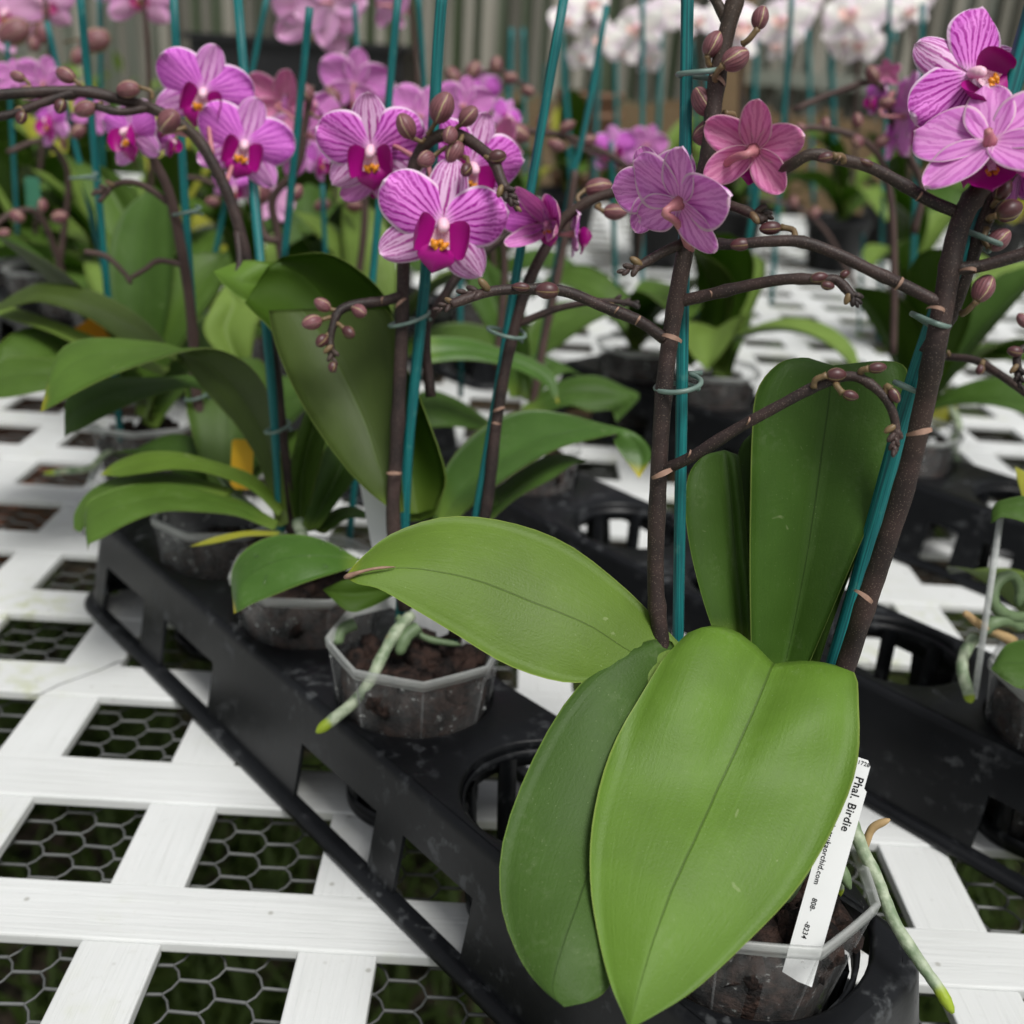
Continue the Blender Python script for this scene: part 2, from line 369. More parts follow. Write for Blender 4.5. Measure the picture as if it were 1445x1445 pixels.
def structure(name, mb, mats, smooth=False):
    o = link(name, mb.mesh(name, mats, Vector(), smooth)); o['kind'] = 'structure'; return o
def cr(pts, n):                                    # catmull-rom resample of Vectors / tuples
    pts = [Vector(p) for p in pts]; k = len(pts); out = []
    for i in range(n):
        x = (k-1)*i/(n-1); j = min(int(x), k-2); u = x-j
        p1, p2 = pts[j], pts[j+1]
        p0 = pts[j-1] if j else p1*2-p2
        p3 = pts[j+2] if j+2 < k else p2*2-p1
        out.append(p0*(-.5*u+u*u-.5*u**3)+p1*(1-2.5*u*u+1.5*u**3)+p2*(.5*u+2*u*u-1.5*u**3)+p3*(-.5*u*u+.5*u**3))
    return out
def lerp(a, b, t): return a+(b-a)*t

# ------------------------------------------------------------------ leaves
def leaf_surface(rows, top, under, face='top', thick=.0011, nl=26, na=6, ref=None):
    """rows: 5 world points each (left, quarter, midrib, quarter, right), base to tip"""
    colsS = [cr([r[i] for r in rows], nl) for i in range(5)]
    W = 2*na+1; front = []; uvs = []
    for i in range(nl):
        l, lm, m, mr, r = (colsS[k][i] for k in range(5))
        for j in range(W):
            if j <= na: a, b, c, u = l, lm, m, j/na
            else: a, b, c, u = m, mr, r, (j-na)/na
            front.append(a*((1-u)*(1-2*u))+b*(4*u*(1-u))+c*(u*(2*u-1)))
            uvs.append((j/(W-1), i/(nl-1)))
    nr = []
    for i in range(nl):
        for j in range(W):
            du = front[i*W+min(j+1, W-1)]-front[i*W+max(j-1, 0)]
            dv = front[min(i+1, nl-1)*W+j]-front[max(i-1, 0)*W+j]
            q = du.cross(dv); nr.append(q.normalized() if q.length > 1e-12 else Vector((0, 0, 0)))
    vote = 0.
    for i in range(nl-1):
        for j in range(W):
            p = front[i*W+j]; q = nr[i*W+j]
            area = (front[i*W+min(j+1, W-1)]-front[i*W+max(j-1, 0)]).length
            vote += area*(q.dot((CO-p).normalized()) if ref is None else q.dot(ref))
    sg = 1 if vote > 0 else -1
    mb = MB()
    back = []
    for i in range(nl):
        tp = min(1., (1-i/(nl-1))*6+.15)
        for j in range(W):
            e = 1-abs(j/(W-1)-.5)*2; th = thick*min(1., .25+e*4)*tp
            back.append(front[i*W+j]-nr[i*W+j]*sg*th)
    F = [(i*W+j, i*W+j+1, (i+1)*W+j+1, (i+1)*W+j) for i in range(nl-1) for j in range(W-1)]
    if sg < 0: F = [f[::-1] for f in F]
    fm, bm_ = (0, 1) if face == 'top' else (1, 0)
    n = len(front)
    mb.add(front+back, F, fm, uvs+uvs)
    for f in F:
        mb.f.append([n+i for i in f[::-1]]); mb.m.append(bm_); mb.uv.append([uvs[i] for i in f[::-1]])
    rim = [(i*W, (i+1)*W) for i in range(nl-1)] + [((i+1)*W+W-1, i*W+W-1) for i in range(nl-1)] + [((nl-1)*W+j, (nl-1)*W+j+1) for j in range(W-1)]
    for a, b in rim:
        f = [a, b, n+b, n+a] if sg < 0 else [b, a, n+a, n+b]
        mb.f.append(f); mb.m.append(0); mb.uv.append([uvs[i % n] for i in f])
    return mb
def leaf(parent, rows, top='leaf_far', under='under', face='top', bulge=.06, thick=.0011, nl=26, name='leaf', label=None):
    R = []
    for r in rows:
        if len(r) == 3 and not hasattr(r[0], '__len__'): r = [r]*3
        w = [PT(q) for q in r]
        if len(w) == 3:
            d = (CO-w[1]).normalized(); wd = (w[2]-w[0]).length
            w = [w[0], (w[0]+w[1])/2+d*bulge*wd, w[1], (w[1]+w[2])/2+d*bulge*wd, w[2]]
        R.append(w)
    o = part(name, leaf_surface(R, top, under, face, thick, nl), [top, under], parent)
    if label: o['label'] = label
    return o
def gleaf(parent, base, az, L, wd, rise=60., droop=110., top='leaf_far', under='under', seed=0, nl=16, fold=.18, twist=0.):
    """arching leaf: leaves the crown at elevation rise and bends down by droop degrees"""
    rnd = random.Random(seed); base = Vector(base); a = math.radians(az)
    h = Vector((math.cos(a), math.sin(a), 0)); sd = Vector((-math.sin(a), math.cos(a), 0)); z = Vector((0, 0, 1))
    n = 9; p = base.copy(); rows = []
    prof = [.30, .42, .62, .82, .96, 1., .93, .68, .0]
    for i in range(n):
        e = math.radians(rise-droop*(i/(n-1))**1.25)
        t = h*math.cos(e)+z*math.sin(e); nn = h*(-math.sin(e))+z*math.cos(e)
        tw = math.radians(twist*i/(n-1)); s2 = sd*math.cos(tw)+nn*math.sin(tw); n2 = nn*math.cos(tw)-sd*math.sin(tw)
        w = wd/2*prof[i]
        rows.append([p-s2*w+n2*w*fold*1.2, p-s2*w*.55+n2*w*fold*.9, p, p+s2*w*.55+n2*w*fold*.9, p+s2*w+n2*w*fold*1.2])
        p = p+t*(L/(n-1))
    ref = rows[3][2]-rows[3][2]+z*math.cos(math.radians(rise-droop*.35))-h*math.sin(math.radians(rise-droop*.35))
    return part('leaf', leaf_surface(rows, top, under, 'top', .0012, nl, 3, ref), [top, under], parent)

# ------------------------------------------------------------------ flowers
def sheet(length, hw, ang, prof, curl, cup, base=(0, 0, 0), thick=.014, nl=14, na=10, ruffle=.02, seed=1, roll=0.):
    rnd = random.Random(seed); ph = [rnd.uniform(0, 6) for _ in range(4)]
    d = Vector((math.cos(ang), math.sin(ang), 0)); sd = Vector((-math.sin(ang), math.cos(ang), 0)); b = Vector(base)
    front = []; uvs = []; W = na+1
    def pw(v):
        x = v*(len(prof)-1); j = min(int(x), len(prof)-2); return lerp(prof[j], prof[j+1], x-j)
    pts = cr([(i/(len(prof)-1), q, 0) for i, q in enumerate(prof)], 60)
    if prof is PP: pw = lambda v: max(0., 1-abs(2*max(v, .0)**1.12-1)**2.2)**.60*(1-.10*v)
    else: pw = lambda v: max(0., 1-abs(2*max(v, .0)**.92-1)**2.)**.56 if v > .12 else .35+.9*v**.5
    mb = MB(); mb.at = []
    for i in range(nl+1):
        v = (i/nl); v = 1-(1-v)**1.35
        for j in range(W):
            u = j/na*2-1; w = hw*pw(v)
            z = curl*v*v + cup*(u*u)*w*(1.) + ruffle*math.sin(ph[0]+u*3.1+v*4)*v + .5*ruffle*math.sin(ph[1]+u*7+v*5)*v*abs(u) + roll*u*v*.3
            z -= .10*hw*math.exp(-(u*u)/.02)*v*(1-v)*2
            front.append(b+d*(length*v)+sd*(w*u*(1+.03*math.sin(ph[2]+v*9)))+Vector((0, 0, z))); uvs.append((j/na, v)); mb.at.append(math.atan2(w*u, length*v+.07))
    mb.at = mb.at*2; F = [(i*W+j, (i+1)*W+j, (i+1)*W+j+1, i*W+j+1) for i in range(nl) for j in range(W-1)]
    n = len(front); back = []
    for i in range(nl+1):
        for j in range(W):
            e = (1-abs(j/na*2-1))*3+.15
            back.append(front[i*W+j]-Vector((0, 0, thick*min(1, e))))
    mb.add(front+back, F, 0, uvs*2)
    for f in F: mb.f.append([n+i for i in f[::-1]]); mb.m.append(1); mb.uv.append([uvs[i] for i in f[::-1]])
    rim = [(i*W, (i+1)*W) for i in range(nl)]+[((i+1)*W+W-1, i*W+W-1) for i in range(nl)]
    for a, b2 in rim: mb.f.append([b2, a, n+a, n+b2]); mb.m.append(0); mb.uv.append([uvs[i % n] for i in (b2, a, a, b2)])
    return mb
PP = [.10, .34, .66, .88, .99, 1., .90, .62, 0.]
SP = [.30, .55, .80, .95, 1., .95, .80, .52, 0.]
def merge(*mbs):
    r = MB()
    for m in mbs:
        b = len(r.v); r.v += m.v; r.f += [[b+i for i in f] for f in m.f]; r.m += m.m; r.uv += m.uv
    r.at = [a for m in mbs for a in m.at]
    return r
def flower_kit(key, pm, sm, bk, lipm='lip', curl=-.06, seed=1, open_=1., wide=.27, cupk=-.35):
    k = {}
    R = math.radians
    k['flower'] = merge(sheet(.50*open_+.0, .172, R(90), SP, curl*1.2, cupk, (0, .02, -.015), seed=seed),
                        sheet(.51, .172, R(-37), SP, curl, cupk, (.01, -.01, -.018), seed=seed+1),
                        sheet(.51, .172, R(217), SP, curl, cupk, (-.01, -.01, -.018), seed=seed+2)).mesh('flower', [sm, bk])
    k['petal'] = [sheet(.54, wide, R(24), PP, curl*.9, cupk*.7, (.01, .01, 0), seed=seed+3, ruffle=.03).mesh('petal', [pm, bk]),
                  sheet(.54, wide, R(156), PP, curl*.9, cupk*.7, (-.01, .01, 0), seed=seed+4, ruffle=.03).mesh('petal', [pm, bk])]
    lp = MB()
    for sx in (-1, 1):                              # two upright side lobes
        vs = []; uvs = []
        for i in range(9):
            a = i/8
            for j in range(7):
                b = j/6*2-1
                w = .105*math.sin(PI*min(1, .12+a*.88))**.6*(1 if a < .95 else .6)
                y = -.05+b*w*1.15-.02*a+.02
                x = sx*(.050+.150*math.sin(a*1.9)*(1-.10*b*b))
                z = .02+.17*a**1.3+.05*abs(b)**2*a
                vs.append((x, y-.02, z)); uvs.append((j/6, a))
        fs = [(i*7+j, i*7+j+1, (i+1)*7+j+1, (i+1)*7+j) for i in range(8) for j in range(6)]
        if sx < 0: fs = [f[::-1] for f in fs]
        lp.add(vs, fs, 0, uvs)
    vs = []; uvs = []; prof = [.35, .55, .8, 1., 1., .86, .6, .3, .04]
    for i in range(9):                              # mid lobe
        v = i/8
        for j in range(9):
            u = j/8*2-1
            vs.append((u*.14*prof[i], -.10-.20*v, .085+.11*v-.13*v*v-.05*u*u*(1-v*.4)+.02*math.exp(-u*u*20)*(1-v))); uvs.append((j/8, v))
    fs = [(i*9+j, (i+1)*9+j, (i+1)*9+j+1, i*9+j+1) for i in range(8) for j in range(8)]
    lp.add(vs, fs, 0, uvs)
    vs = []; uvs = []
    for i in range(6):                              # pale spotted throat
        v = i/5
        for j in range(9):
            u = j/8*2-1; vs.append((u*(.052+.026*v), -.02-.11*v, .035+.045*v+.05*u*u)); uvs.append((j/8, v))
    lp.add(vs, [(i*9+j, (i+1)*9+j, (i+1)*9+j+1, i*9+j+1) for i in range(5) for j in range(8)], 1, uvs)
    for i, (x, y, r) in enumerate([(-.035, -.115, .03), (.035, -.115, .03), (0, -.10, .03), (-.055, -.10, .018), (.055, -.10, .018), (-.02, -.135, .02), (.02, -.135, .02)]):
        lp.ell((x, y, .105), (r, r*.8, r*.9), mat=2, n=8, m=6, jit=.2)
    sc = 1.28 if lipm == 'lip' else .72
    for v in lp.v: v.x *= sc*(.84 if lipm == 'lip' else 1); v.y = v.y*sc*.96+.012
    k['lip'] = lp.mesh('lip', [lipm, 'throat' if lipm == 'lip' else 'column', 'lip_yellow' if lipm == 'lip_yellow' else 'callus'])
    cm = MB(); cm.tube(cr([(0, .03, 0), (0, .035, .05), (0, .02, .10), (0, -.005, .125)], 8), [.036, .041, .043, .046, .048, .05, .048, .024], 10)
    cm.ell((0, .008, .128), (.045, .042, .038), n=12, m=8)
    k['column'] = cm.mesh('column', ['column'])
    KIT[key] = k
KIT = {}
flower_kit('striped', 'petal', 'sepal', 'petal_back', seed=3)
flower_kit('striped2', 'petal', 'sepal', 'petal_back', seed=23, curl=-.09, wide=.25)
flower_kit('violet', 'petal_soft', 'sepal_soft', 'petal_back', seed=11, curl=-.02)
flower_kit('rose', 'petal_soft', 'sepal_soft', 'petal_rose', seed=17, curl=-.20, cupk=-.6, wide=.20)
flower_kit('cup', 'petal_soft', 'petal_back', 'petal_rose', seed=31, curl=1.05, wide=.29, cupk=1.6)
flower_kit('pink', 'petal_pink', 'petal_pink', 'petal_pink', 'lip_pink', seed=41, curl=-.03, wide=.31)
flower_kit('white', 'petal_white', 'petal_white', 'petal_white', 'lip_yellow', seed=43, curl=-.03, wide=.33)
def flower(plant, x, y, size, t, yaw=0., pitch=0., roll=0., kit='violet', stem=None, spikemb=None, pr=.0011, back=.30):
    c = P(x, y, t); z = (CO-c).normalized(); xx = CU.cross(z).normalized(); yy = z.cross(xx)
    B = Matrix((xx, yy, z)).transposed()
    R = B @ Matrix.Rotation(math.radians(yaw), 3, 'Y') @ Matrix.Rotation(math.radians(pitch), 3, 'X') @ Matrix.Rotation(math.radians(roll), 3, 'Z')
    s = size*t/FPX
    Mw = Matrix.Translation(c-orig(plant)) @ R.to_4x4() @ Matrix.Scale(s, 4)
    k = KIT[kit]
    f = link('flower', k['flower'], plant); f.matrix_basis = Mw
    for me in k['petal']: link('petal', me, f)
    link('lip', k['lip'], f); link('column', k['column'], f)
    if stem and spikemb is not None:
        a = PT(stem); bk = c-(R @ Vector((0, 0, 1)))*s*.03; md = bk-(R @ Vector((0, 0, 1)))*s*back
        pts = cr([a, lerp(a, md, .55)+Vector((0, 0, .002)), md, bk], 12)
        spikemb.tube(pts, [pr*1.25]*2+[pr]*8+[pr*1.5, pr*1.9], 7, 2)
    return f
bm_ = MB(); bm_.ell((0, 0, 0), (.40, .36, .5), n=20, m=14)
for v in bm_.v:
    zf = v.z+.5; ang = math.atan2(v.y, v.x)
    v.x *= 1-.28*max(0, zf-.55)+.03*math.cos(3*ang); v.y *= 1-.28*max(0, zf-.55)+.03*math.cos(3*ang)
BUD = {m: bm_.mesh('bud', [m]) for m in ('bud', 'bud_dark')}
def bud(spike, mb, x, y, t, ln, ang, stem=None, kind='bud', fat=1., toward=0., pr=.0010):
    """ang: image direction of the bud tip in degrees, ln: length in photo pixels"""
    c = P(x, y, t); a = math.radians(ang); tw = math.radians(toward)
    d = (CR*math.cos(a)+CU*math.sin(a))*math.cos(tw)-fw*math.sin(tw)
    X = d.orthogonal().normalized(); Y = d.cross(X); R = Matrix((X, Y, d)).transposed(); s = ln*t/FPX
    Mw = Matrix.Translation(c-orig(spike)) @ R.to_4x4() @ Matrix.Diagonal((s*fat, s*fat, s, 1))
    o = link('bud', BUD[kind], spike); o.matrix_basis = Mw
    if stem:
        b = c-d*s*.46; st = PT(stem)
        mb.tube(cr([st, lerp(st, b, .5)-d*s*.22+Vector((0, 0, .0006)), b], 8), [pr*1.3]+[pr]*6+[pr*1.3], 7, 3)
    return o
def stemtube(mb, pts, r0, r1, nodes=5, mat=0, n=10, seed=0):
    ps = cr([PT(q) for q in pts], max(14, 5*len(pts))); k = len(ps); rd = []
    for i in range(k):
        u = i/(k-1); r = lerp(r0, r1, u)
        if nodes: r *= 1+.14*max(0, math.cos(2*PI*(u*nodes+.3)))**14
        rd.append(r*(1+.05*noise.noise(ps[i]*260)))
    mb.tube(ps, rd, n, mat)
    return ps
def bract(mb, x, y, t, ln, ang, r=.0030, mat=1):
    """papery sheath: a slanting collar round the stem plus a pointed flap"""
    c = P(x, y, t); a = math.radians(ang); d = CR*math.cos(a)+CU*math.sin(a); s = ln*t/FPX; sd = d.cross(fw).normalized()
    vs = []; N = 10
    for i in range(N+1):
        th = -PI*.62+i/N*PI*1.24
        for k in (0, 1):
            q = c+d*(s*.5*math.sin(th))-fw*(r*1.08*math.cos(th))
            vs.append(q+sd*((k-.5)*s*.20*(1.2-abs(i/N-.5)*1.5)))
    mb.add(vs, [(2*i, 2*i+1, 2*i+3, 2*i+2) for i in range(N)], mat)
def tips(mb, x, y, t, ang, n=5, r=.0016, seed=0, spread=26):
    """cluster of undeveloped buds at a branch end"""
    rnd = random.Random(seed)
    for i in range(n):
        u = i/n; a = math.radians(ang); px = x+math.cos(a)*spread*u; py = y-math.sin(a)*spread*u
        b = a+(.9 if i % 2 else -.9)*(1-u); d = CR*math.cos(b)+CU*math.sin(b)-fw*rnd.uniform(-.3, .5)
        rr = r*(1-.4*u); mb.ell(P(px, py, t)+d*rr*1.2, (rr*.75, rr*.75, rr*1.5), d, 8, 6, mat=0 if i % 7 else 3)
class Spike:
    """collect tubes and buds, then build one part with bud sub-parts"""
    def __init__(s, plant, far=False): s.p = plant; s.mb = MB(); s.b = []; s.far = far
    def stem(s, pts, r0, r1, nodes=5, n=10): stemtube(s.mb, pts, r0, r1, nodes, 0, n); return s
    def bud(s, *a, **k): s.b.append((a, k)); return s
    def build(s):
        mb = s.mb
        root = s.p
        hold = bpy.data.objects.new('flower_spike', bpy.data.meshes.new('tmp')); COL.objects.link(hold); hold.parent = root
        for a, k in s.b: bud(hold, mb, *a, **k)
        old = hold.data
        hold.data = mb.mesh('flower_spike', ['stem_far' if s.far else 'stem', 'bract', 'pedicel_pink', 'pedicel'], orig(root))
        bpy.data.meshes.remove(old)
        return hold

# ------------------------------------------------------------------ small things
nV = Vector((.749, .662, 0)); dV = Vector((.662, -.749, 0))
def NS(n, s, z=0.): return nV*n+dV*s+Vector((0, 0, z))
def stake(pts, r, label, group='green plant stakes', flat=1.):
    ps = cr([PT(q) for q in pts], 16); mb = MB(); mb.tube(ps, r, 10)
    return solo('plant_stake', mb, ['stake'], label, 'stake', group, loc=ps[0])
def clip(x, y, t, hw, label, tilt=0., hh=None, tail=.0, depth=.007, r=.0009, start=0.3):
    """open wire loop round a stem and its stake; hw half width in photo pixels"""
    c = P(x, y, t); a = math.radians(tilt); w = hw*t/FPX
    X = CR*math.cos(a)+CU*math.sin(a); Y = Vector((fw.x, fw.y, 0)).normalized(); Z = X.cross(Y)
    pts = []; n = 40
    for i in range(n):
        th = start+2*PI*1.12*i/(n-1)
        pts.append(c+X*(w*math.cos(th))+Y*(depth*math.sin(th))+Z*(.0022*(i/(n-1)-.5)*2))
    if tail: pts.append(pts[-1]+X*(tail*t/FPX))
    mb = MB(); mb.tube(pts, r, 7)
    return solo('stem_clip', mb, ['clip'], label, 'clip', 'wire clips on the stakes')
def pot(c, label, r=.042, h=.085, z0=0., seed=0, sides=8, lean=None, fill=.9, taper=.68, group='clear plastic pots'):
    rnd = random.Random(seed); c = Vector((c[0], c[1], z0)); t = thing('plant_pot', label, 'pot', c, group)
    mb = MB(); rb = r*taper; a0 = rnd.uniform(0, .7) if seed else .35
    def ring(rr, z, k=48):
        o = []
        for i in range(k):
            a = 2*PI*i/k; loc = (a % (2*PI/sides))-PI/sides
            f = math.cos(PI/sides)/math.cos(loc); f = lerp(1., f*1.03, .9)
            o.append(c+Vector((rr*f*math.cos(a+a0), rr*f*math.sin(a+a0), z)))
        return o
    K = 48; rings = [ring(rb*.2, .002), ring(rb*.93, .001), ring(rb, .005)]+[ring(lerp(rb, r*.965, u), lerp(.005, h-.0055, u)) for u in (.25, .5, .75, 1.)]
    vs = [v for R in rings for v in R]
    mb.add(vs, [(i*K+j, i*K+(j+1) % K, (i+1)*K+(j+1) % K, (i+1)*K+j) for i in range(len(rings)-1) for j in range(K)], 0)
    for i in range(0, K, 6): mb.tube([rings[2][i]*1.0, rings[-1][i]], .0005, 5, 0)
    rims = [ring(r*.965, h-.0055), ring(r*.995, h-.0052), ring(r*1.01, h-.001), ring(r*1.0, h), ring(r*.965, h-.0005), ring(r*.945, h-.005)]
    vs = [v for R in rims for v in R]
    mb.add(vs, [(i*K+j, i*K+(j+1) % K, (i+1)*K+(j+1) % K, (i+1)*K+j) for i in range(len(rims)-1) for j in range(K)], 1)
    part('pot_wall', mb, ['pot_clear', 'pot_rim'], t)
    mx = MB(); zt = h*fill-.012; k = 30; lv = []
    for u in (0, .35, .7, 1.):
        rr = lerp(rb*.9, lerp(rb, r*.9, u), 1)*.95
        for i in range(k):
            a = 2*PI*i/k; q = Vector((math.cos(a)*rr, math.sin(a)*rr, lerp(.004, zt, u))); q *= 1+.05*noise.noise(q*200+c*50)
            lv.append(c+q)
    for i in range(k):
        a = 2*PI*i/k; q = Vector((math.cos(a)*r*.45, math.sin(a)*r*.45, zt+.004)); lv.append(c+q)
    mx.add(lv, [(i*k+j, i*k+(j+1) % k, (i+1)*k+(j+1) % k, (i+1)*k+j) for i in range(4) for j in range(k)]+[tuple(4*k+j for j in range(k))])
    for i in range(64):
        a = rnd.uniform(0, 2*PI); rr = r*.82*math.sqrt(rnd.random()); s = rnd.uniform(.0035, .0085)
        mx.ell(c+Vector((rr*math.cos(a), rr*math.sin(a), zt+rnd.uniform(0, .006))), (s, s*.7, s*.6), (rnd.uniform(-1, 1), rnd.uniform(-1, 1), rnd.uniform(-.5, .5)), 7, 5, jit=.5)
    part('potting_mix', mx, ['bark'], t)
    return t
def tagstick(top, bot, w, label, mat='tag_white', text=None, name='plant_label', notch=True, group=None, xdir=None, cat='plant label'):
    a, b = Vector(top), Vector(bot); Y = (a-b).normalized(); n = (CO-a).normalized(); n = (n-Y*n.dot(Y)).normalized()
    X = Y.cross(n) if xdir is None else xdir
    L = (a-b).length; t = thing(name, label, cat, b, group)
    mb = MB(); c = .12*w
    out = [(-w/2, 0), (w/2, 0)]
    if notch: out += [(w/2, L-w*1.0), (w/2-.1*w, L-w*.92), (w/2-.1*w, L-c*1.5), (w/2-.1*w-c, L), (-w/2+c, L), (-w/2, L-c)]
    else: out += [(w/2, L-c), (w/2-c, L), (-w/2+c, L), (-w/2, L-c)]
    k = len(out); vs = [b+X*x+Y*y+n*z for z in (.0004, 0) for x, y in out]
    mb.add(vs, [tuple(range(k)), tuple(range(k, 2*k))[::-1]]+[(i, k+i, k+(i+1) % k, (i+1) % k) for i in range(k)], 0)
    part('label_strip', mb, [mat], t, smooth=False)
    for body, sz, x0, y0, rot in text or []:
        cu = bpy.data.curves.new('writing', 'FONT'); cu.body = body; cu.size = sz; cu.offset = sz*.012; cu.space_character = 1.08
        tmp = bpy.data.objects.new('writing', cu); COL.objects.link(tmp)
        dg = bpy.context.evaluated_depsgraph_get(); me = bpy.data.meshes.new_from_object(tmp.evaluated_get(dg))
        bpy.data.objects.remove(tmp)
        r = math.radians(rot); tx = X*math.cos(r)+Y*math.sin(r); ty = Y*math.cos(r)-X*math.sin(r)
        o_ = b+X*x0+Y*y0+n*.0006
        for v in me.vertices: v.co = (o_+tx*v.co.x+ty*v.co.y)-b
        me.materials.clear(); me.materials.append(MAT['ink'])
        link('writing', me, t)
    return t
def roots(parent, pts, r0, mat='root', r1=None, name='aerial_root', n=9):
    ps = cr([PT(q) for q in pts], max(18, 5*len(pts))); k = len(ps); r1 = r0 if r1 is None else r1
    rd = [lerp(r0, r1, i/(k-1))*(1+.16*noise.noise(ps[i]*260)+.07*noise.noise(ps[i]*700)) for i in range(k)]
    rd[-1] *= .25; rd[-2] *= .7; rd[-3] *= .9
    mb = MB(); mb.tube(ps, rd, n); return part(name, mb, [mat], parent)
EXPO = 0.82

# ================================================================== SETTING
w = bpy.data.worlds.new('World'); scn.world = w; w.use_nodes = True
nt = w.node_tree; nt.nodes.clear()
SUN_EL, SUN_AZ = math.radians(60), math.radians(150)          # azimuth from +Y towards +X
sky = nt.nodes.new('ShaderNodeTexSky'); sky.sky_type = 'NISHITA'; sky.sun_disc = False
sky.sun_elevation = SUN_EL; sky.sun_rotation = SUN_AZ; sky.dust_density = 4; sky.air_density = 1.5
hs = nt.nodes.new('ShaderNodeHueSaturation'); hs.inputs['Saturation'].default_value = .22
bg = nt.nodes.new('ShaderNodeBackground'); bg.inputs[1].default_value = .05
wo = nt.nodes.new('ShaderNodeOutputWorld')
nt.links.new(sky.outputs[0], hs.inputs['Color']); nt.links.new(hs.outputs[0], bg.inputs[0]); nt.links.new(bg.outputs[0], wo.inputs[0])
sd = bpy.data.lights.new('sun', 'SUN'); so = bpy.data.objects.new('sun', sd); COL.objects.link(so)
sd.energy = 1.5; sd.angle = math.radians(20); sd.color = (1, .985, .955)
dirv = Vector((math.sin(SUN_AZ)*math.cos(SUN_EL), math.cos(SUN_AZ)*math.cos(SUN_EL), math.sin(SUN_EL)))
so.rotation_euler = dirv.to_track_quat('Z', 'Y').to_euler(); so.location = (0, 0, 4)
scn.view_settings.view_transform = 'Standard'; scn.view_settings.look = 'None'
scn.view_settings.exposure = EXPO; scn.view_settings.gamma = 1

GZ = -.78
mb = MB(); N = 60
for i in range(N+1):
    for j in range(N+1):
        x = math.copysign(abs(i/N*2-1)**3*150, i/N*2-1); y = math.copysign(abs(j/N*2-1)**3*150, j/N*2-1)+2
        mb.v.append(Vector((x, y, GZ+.02*noise.noise((x*2, y*2, 0)))))
mb.f = [[i*(N+1)+j, (i+1)*(N+1)+j, (i+1)*(N+1)+j+1, i*(N+1)+j+1] for i in range(N) for j in range(N)]
mb.m = [0]*len(mb.f); mb.uv = [[(0, 0)]*4]*len(mb.f)
structure('ground', mb, ['soil'], True)
# grass and moss below the bench
mb = MB(); rg = random.Random(5)
for i in range(5200):
    x = rg.uniform(-1.0, .9); y = rg.uniform(.35, 2.0)
    if noise.noise((x*2.1, y*2.1, 3)) < -.12: continue
    b = Vector((x, y, GZ)); a = rg.uniform(0, 2*PI); h = rg.uniform(.03, .11); d = Vector((math.cos(a), math.sin(a), 0)); sdv = Vector((-d.y, d.x, 0))*rg.uniform(.003, .008)
    m1 = b+d*h*.3+Vector((0, 0, h*.7)); tp = b+d*h*.9+Vector((0, 0, h))
    mb.add([b-sdv, b+sdv, m1+sdv*.8, m1-sdv*.8, tp], [(0, 1, 2, 3), (3, 2, 4)], 0)
o = solo('grass', mb, ['grass'], 'dark green grass and moss on the ground under the bench', 'grass', loc=(0, 1, GZ)); o['kind'] = 'stuff'

# bench top: white lattice of crossing slats, wire netting under it
LP, LO = .09, .633*.09; OU, OV = -.2202, .3849; SW = LP-LO
X0, X1 = -28, 30; Y0, Y1 = -7, 28
bench = thing('lattice_bench_top', 'white plastic lattice bench top of crossing slats carrying the trays', 'lattice', (0, .9, 0))
mx, my = MB(), MB(); th = .006
for k in range(Y0, Y1):
    ya = OV+LP*k+LO; mx.box(((X0+X1)/2*LP+OU, ya+SW/2, -th/2), ((X1-X0)*LP, SW, th))
for i in range(X0, X1):
    xa = OU+LP*i+LO
    for k in range(Y0, Y1-1):
        ya = OV+LP*(k+1); my.box((xa+SW/2, ya+LO/2, -.0009-th/2), (SW, LO, th))
def bevel(o, wdt, seg=2):
    m = o.modifiers.new('bevel', 'BEVEL'); m.width = wdt; m.segments = seg; m.limit_method = 'ANGLE'
bevel(part('cross_slats', mx, ['slat_x'], bench, False), .0011)
bevel(part('long_slats', my, ['slat_y'], bench, False), .0009)
mb = MB(); HS, HX, HR = .0122, .0050, .0160      # hexagon: twisted side, zigzag width, row pitch
def wz(x, y): return Vector((x+.0022*noise.noise((x*21, y*21, 3)), y+.0022*noise.noise((x*21, y*21, 9)), -.014+.0025*noise.noise((x*9, y*9, 0))))
for i in range(int(2.2/(HS+HX))):
    for j in range(int(1.9/HR)):
        x = -1.05+i*(HS+HX); y = .12+(j+.5*(i % 2))*HR
        a, b = wz(x, y), wz(x+HS, y)
        mb.tube([a, b], .00092, 5, cap=False)
        mb.tube([b, wz(x+HS+HX*.62, y+HR*.2), wz(x+HS+HX, y+HR*.5)], .00068, 4, cap=False)
        mb.tube([b, wz(x+HS+HX*.62, y-HR*.2), wz(x+HS+HX, y-HR*.5)], .00068, 4, cap=False)
solo('wire_netting', mb, ['wire'], 'grey hexagonal wire netting stretched under the white lattice', 'netting', loc=(0, .9, -.016))
mb = MB()
ps = [G(x, y, .0001) for x, y in ((40, 986), (66, 975), (84, 966), (112, 956), (140, 946), (166, 934), (196, 928))]
mb.tube(ps, [.0001, .0003, .0003, .0002, .0003, .0003, .0001], 5)
part('panel_seam', mb, ['black_plastic'], bench)
# timber frame of the bench
for i, (c, d, lb) in enumerate([((-.62, 1.30, -.16), (.10, .9, .09), 'brown timber joist under the left side of the lattice'),
                                ((-.49, .98, -.10), (.07, .32, .05), 'short reddish timber block showing through the lattice at left'),
                                ((0, 2.66, -.06), (5, .045, .10), 'long timber edge board along the far side of the bench')]):
    mb = MB(); mb.box(c, d); o = solo('timber_joist', mb, ['wood_red' if i < 2 else 'wood'], lb, 'timber', smooth=False); bevel(o, .004)

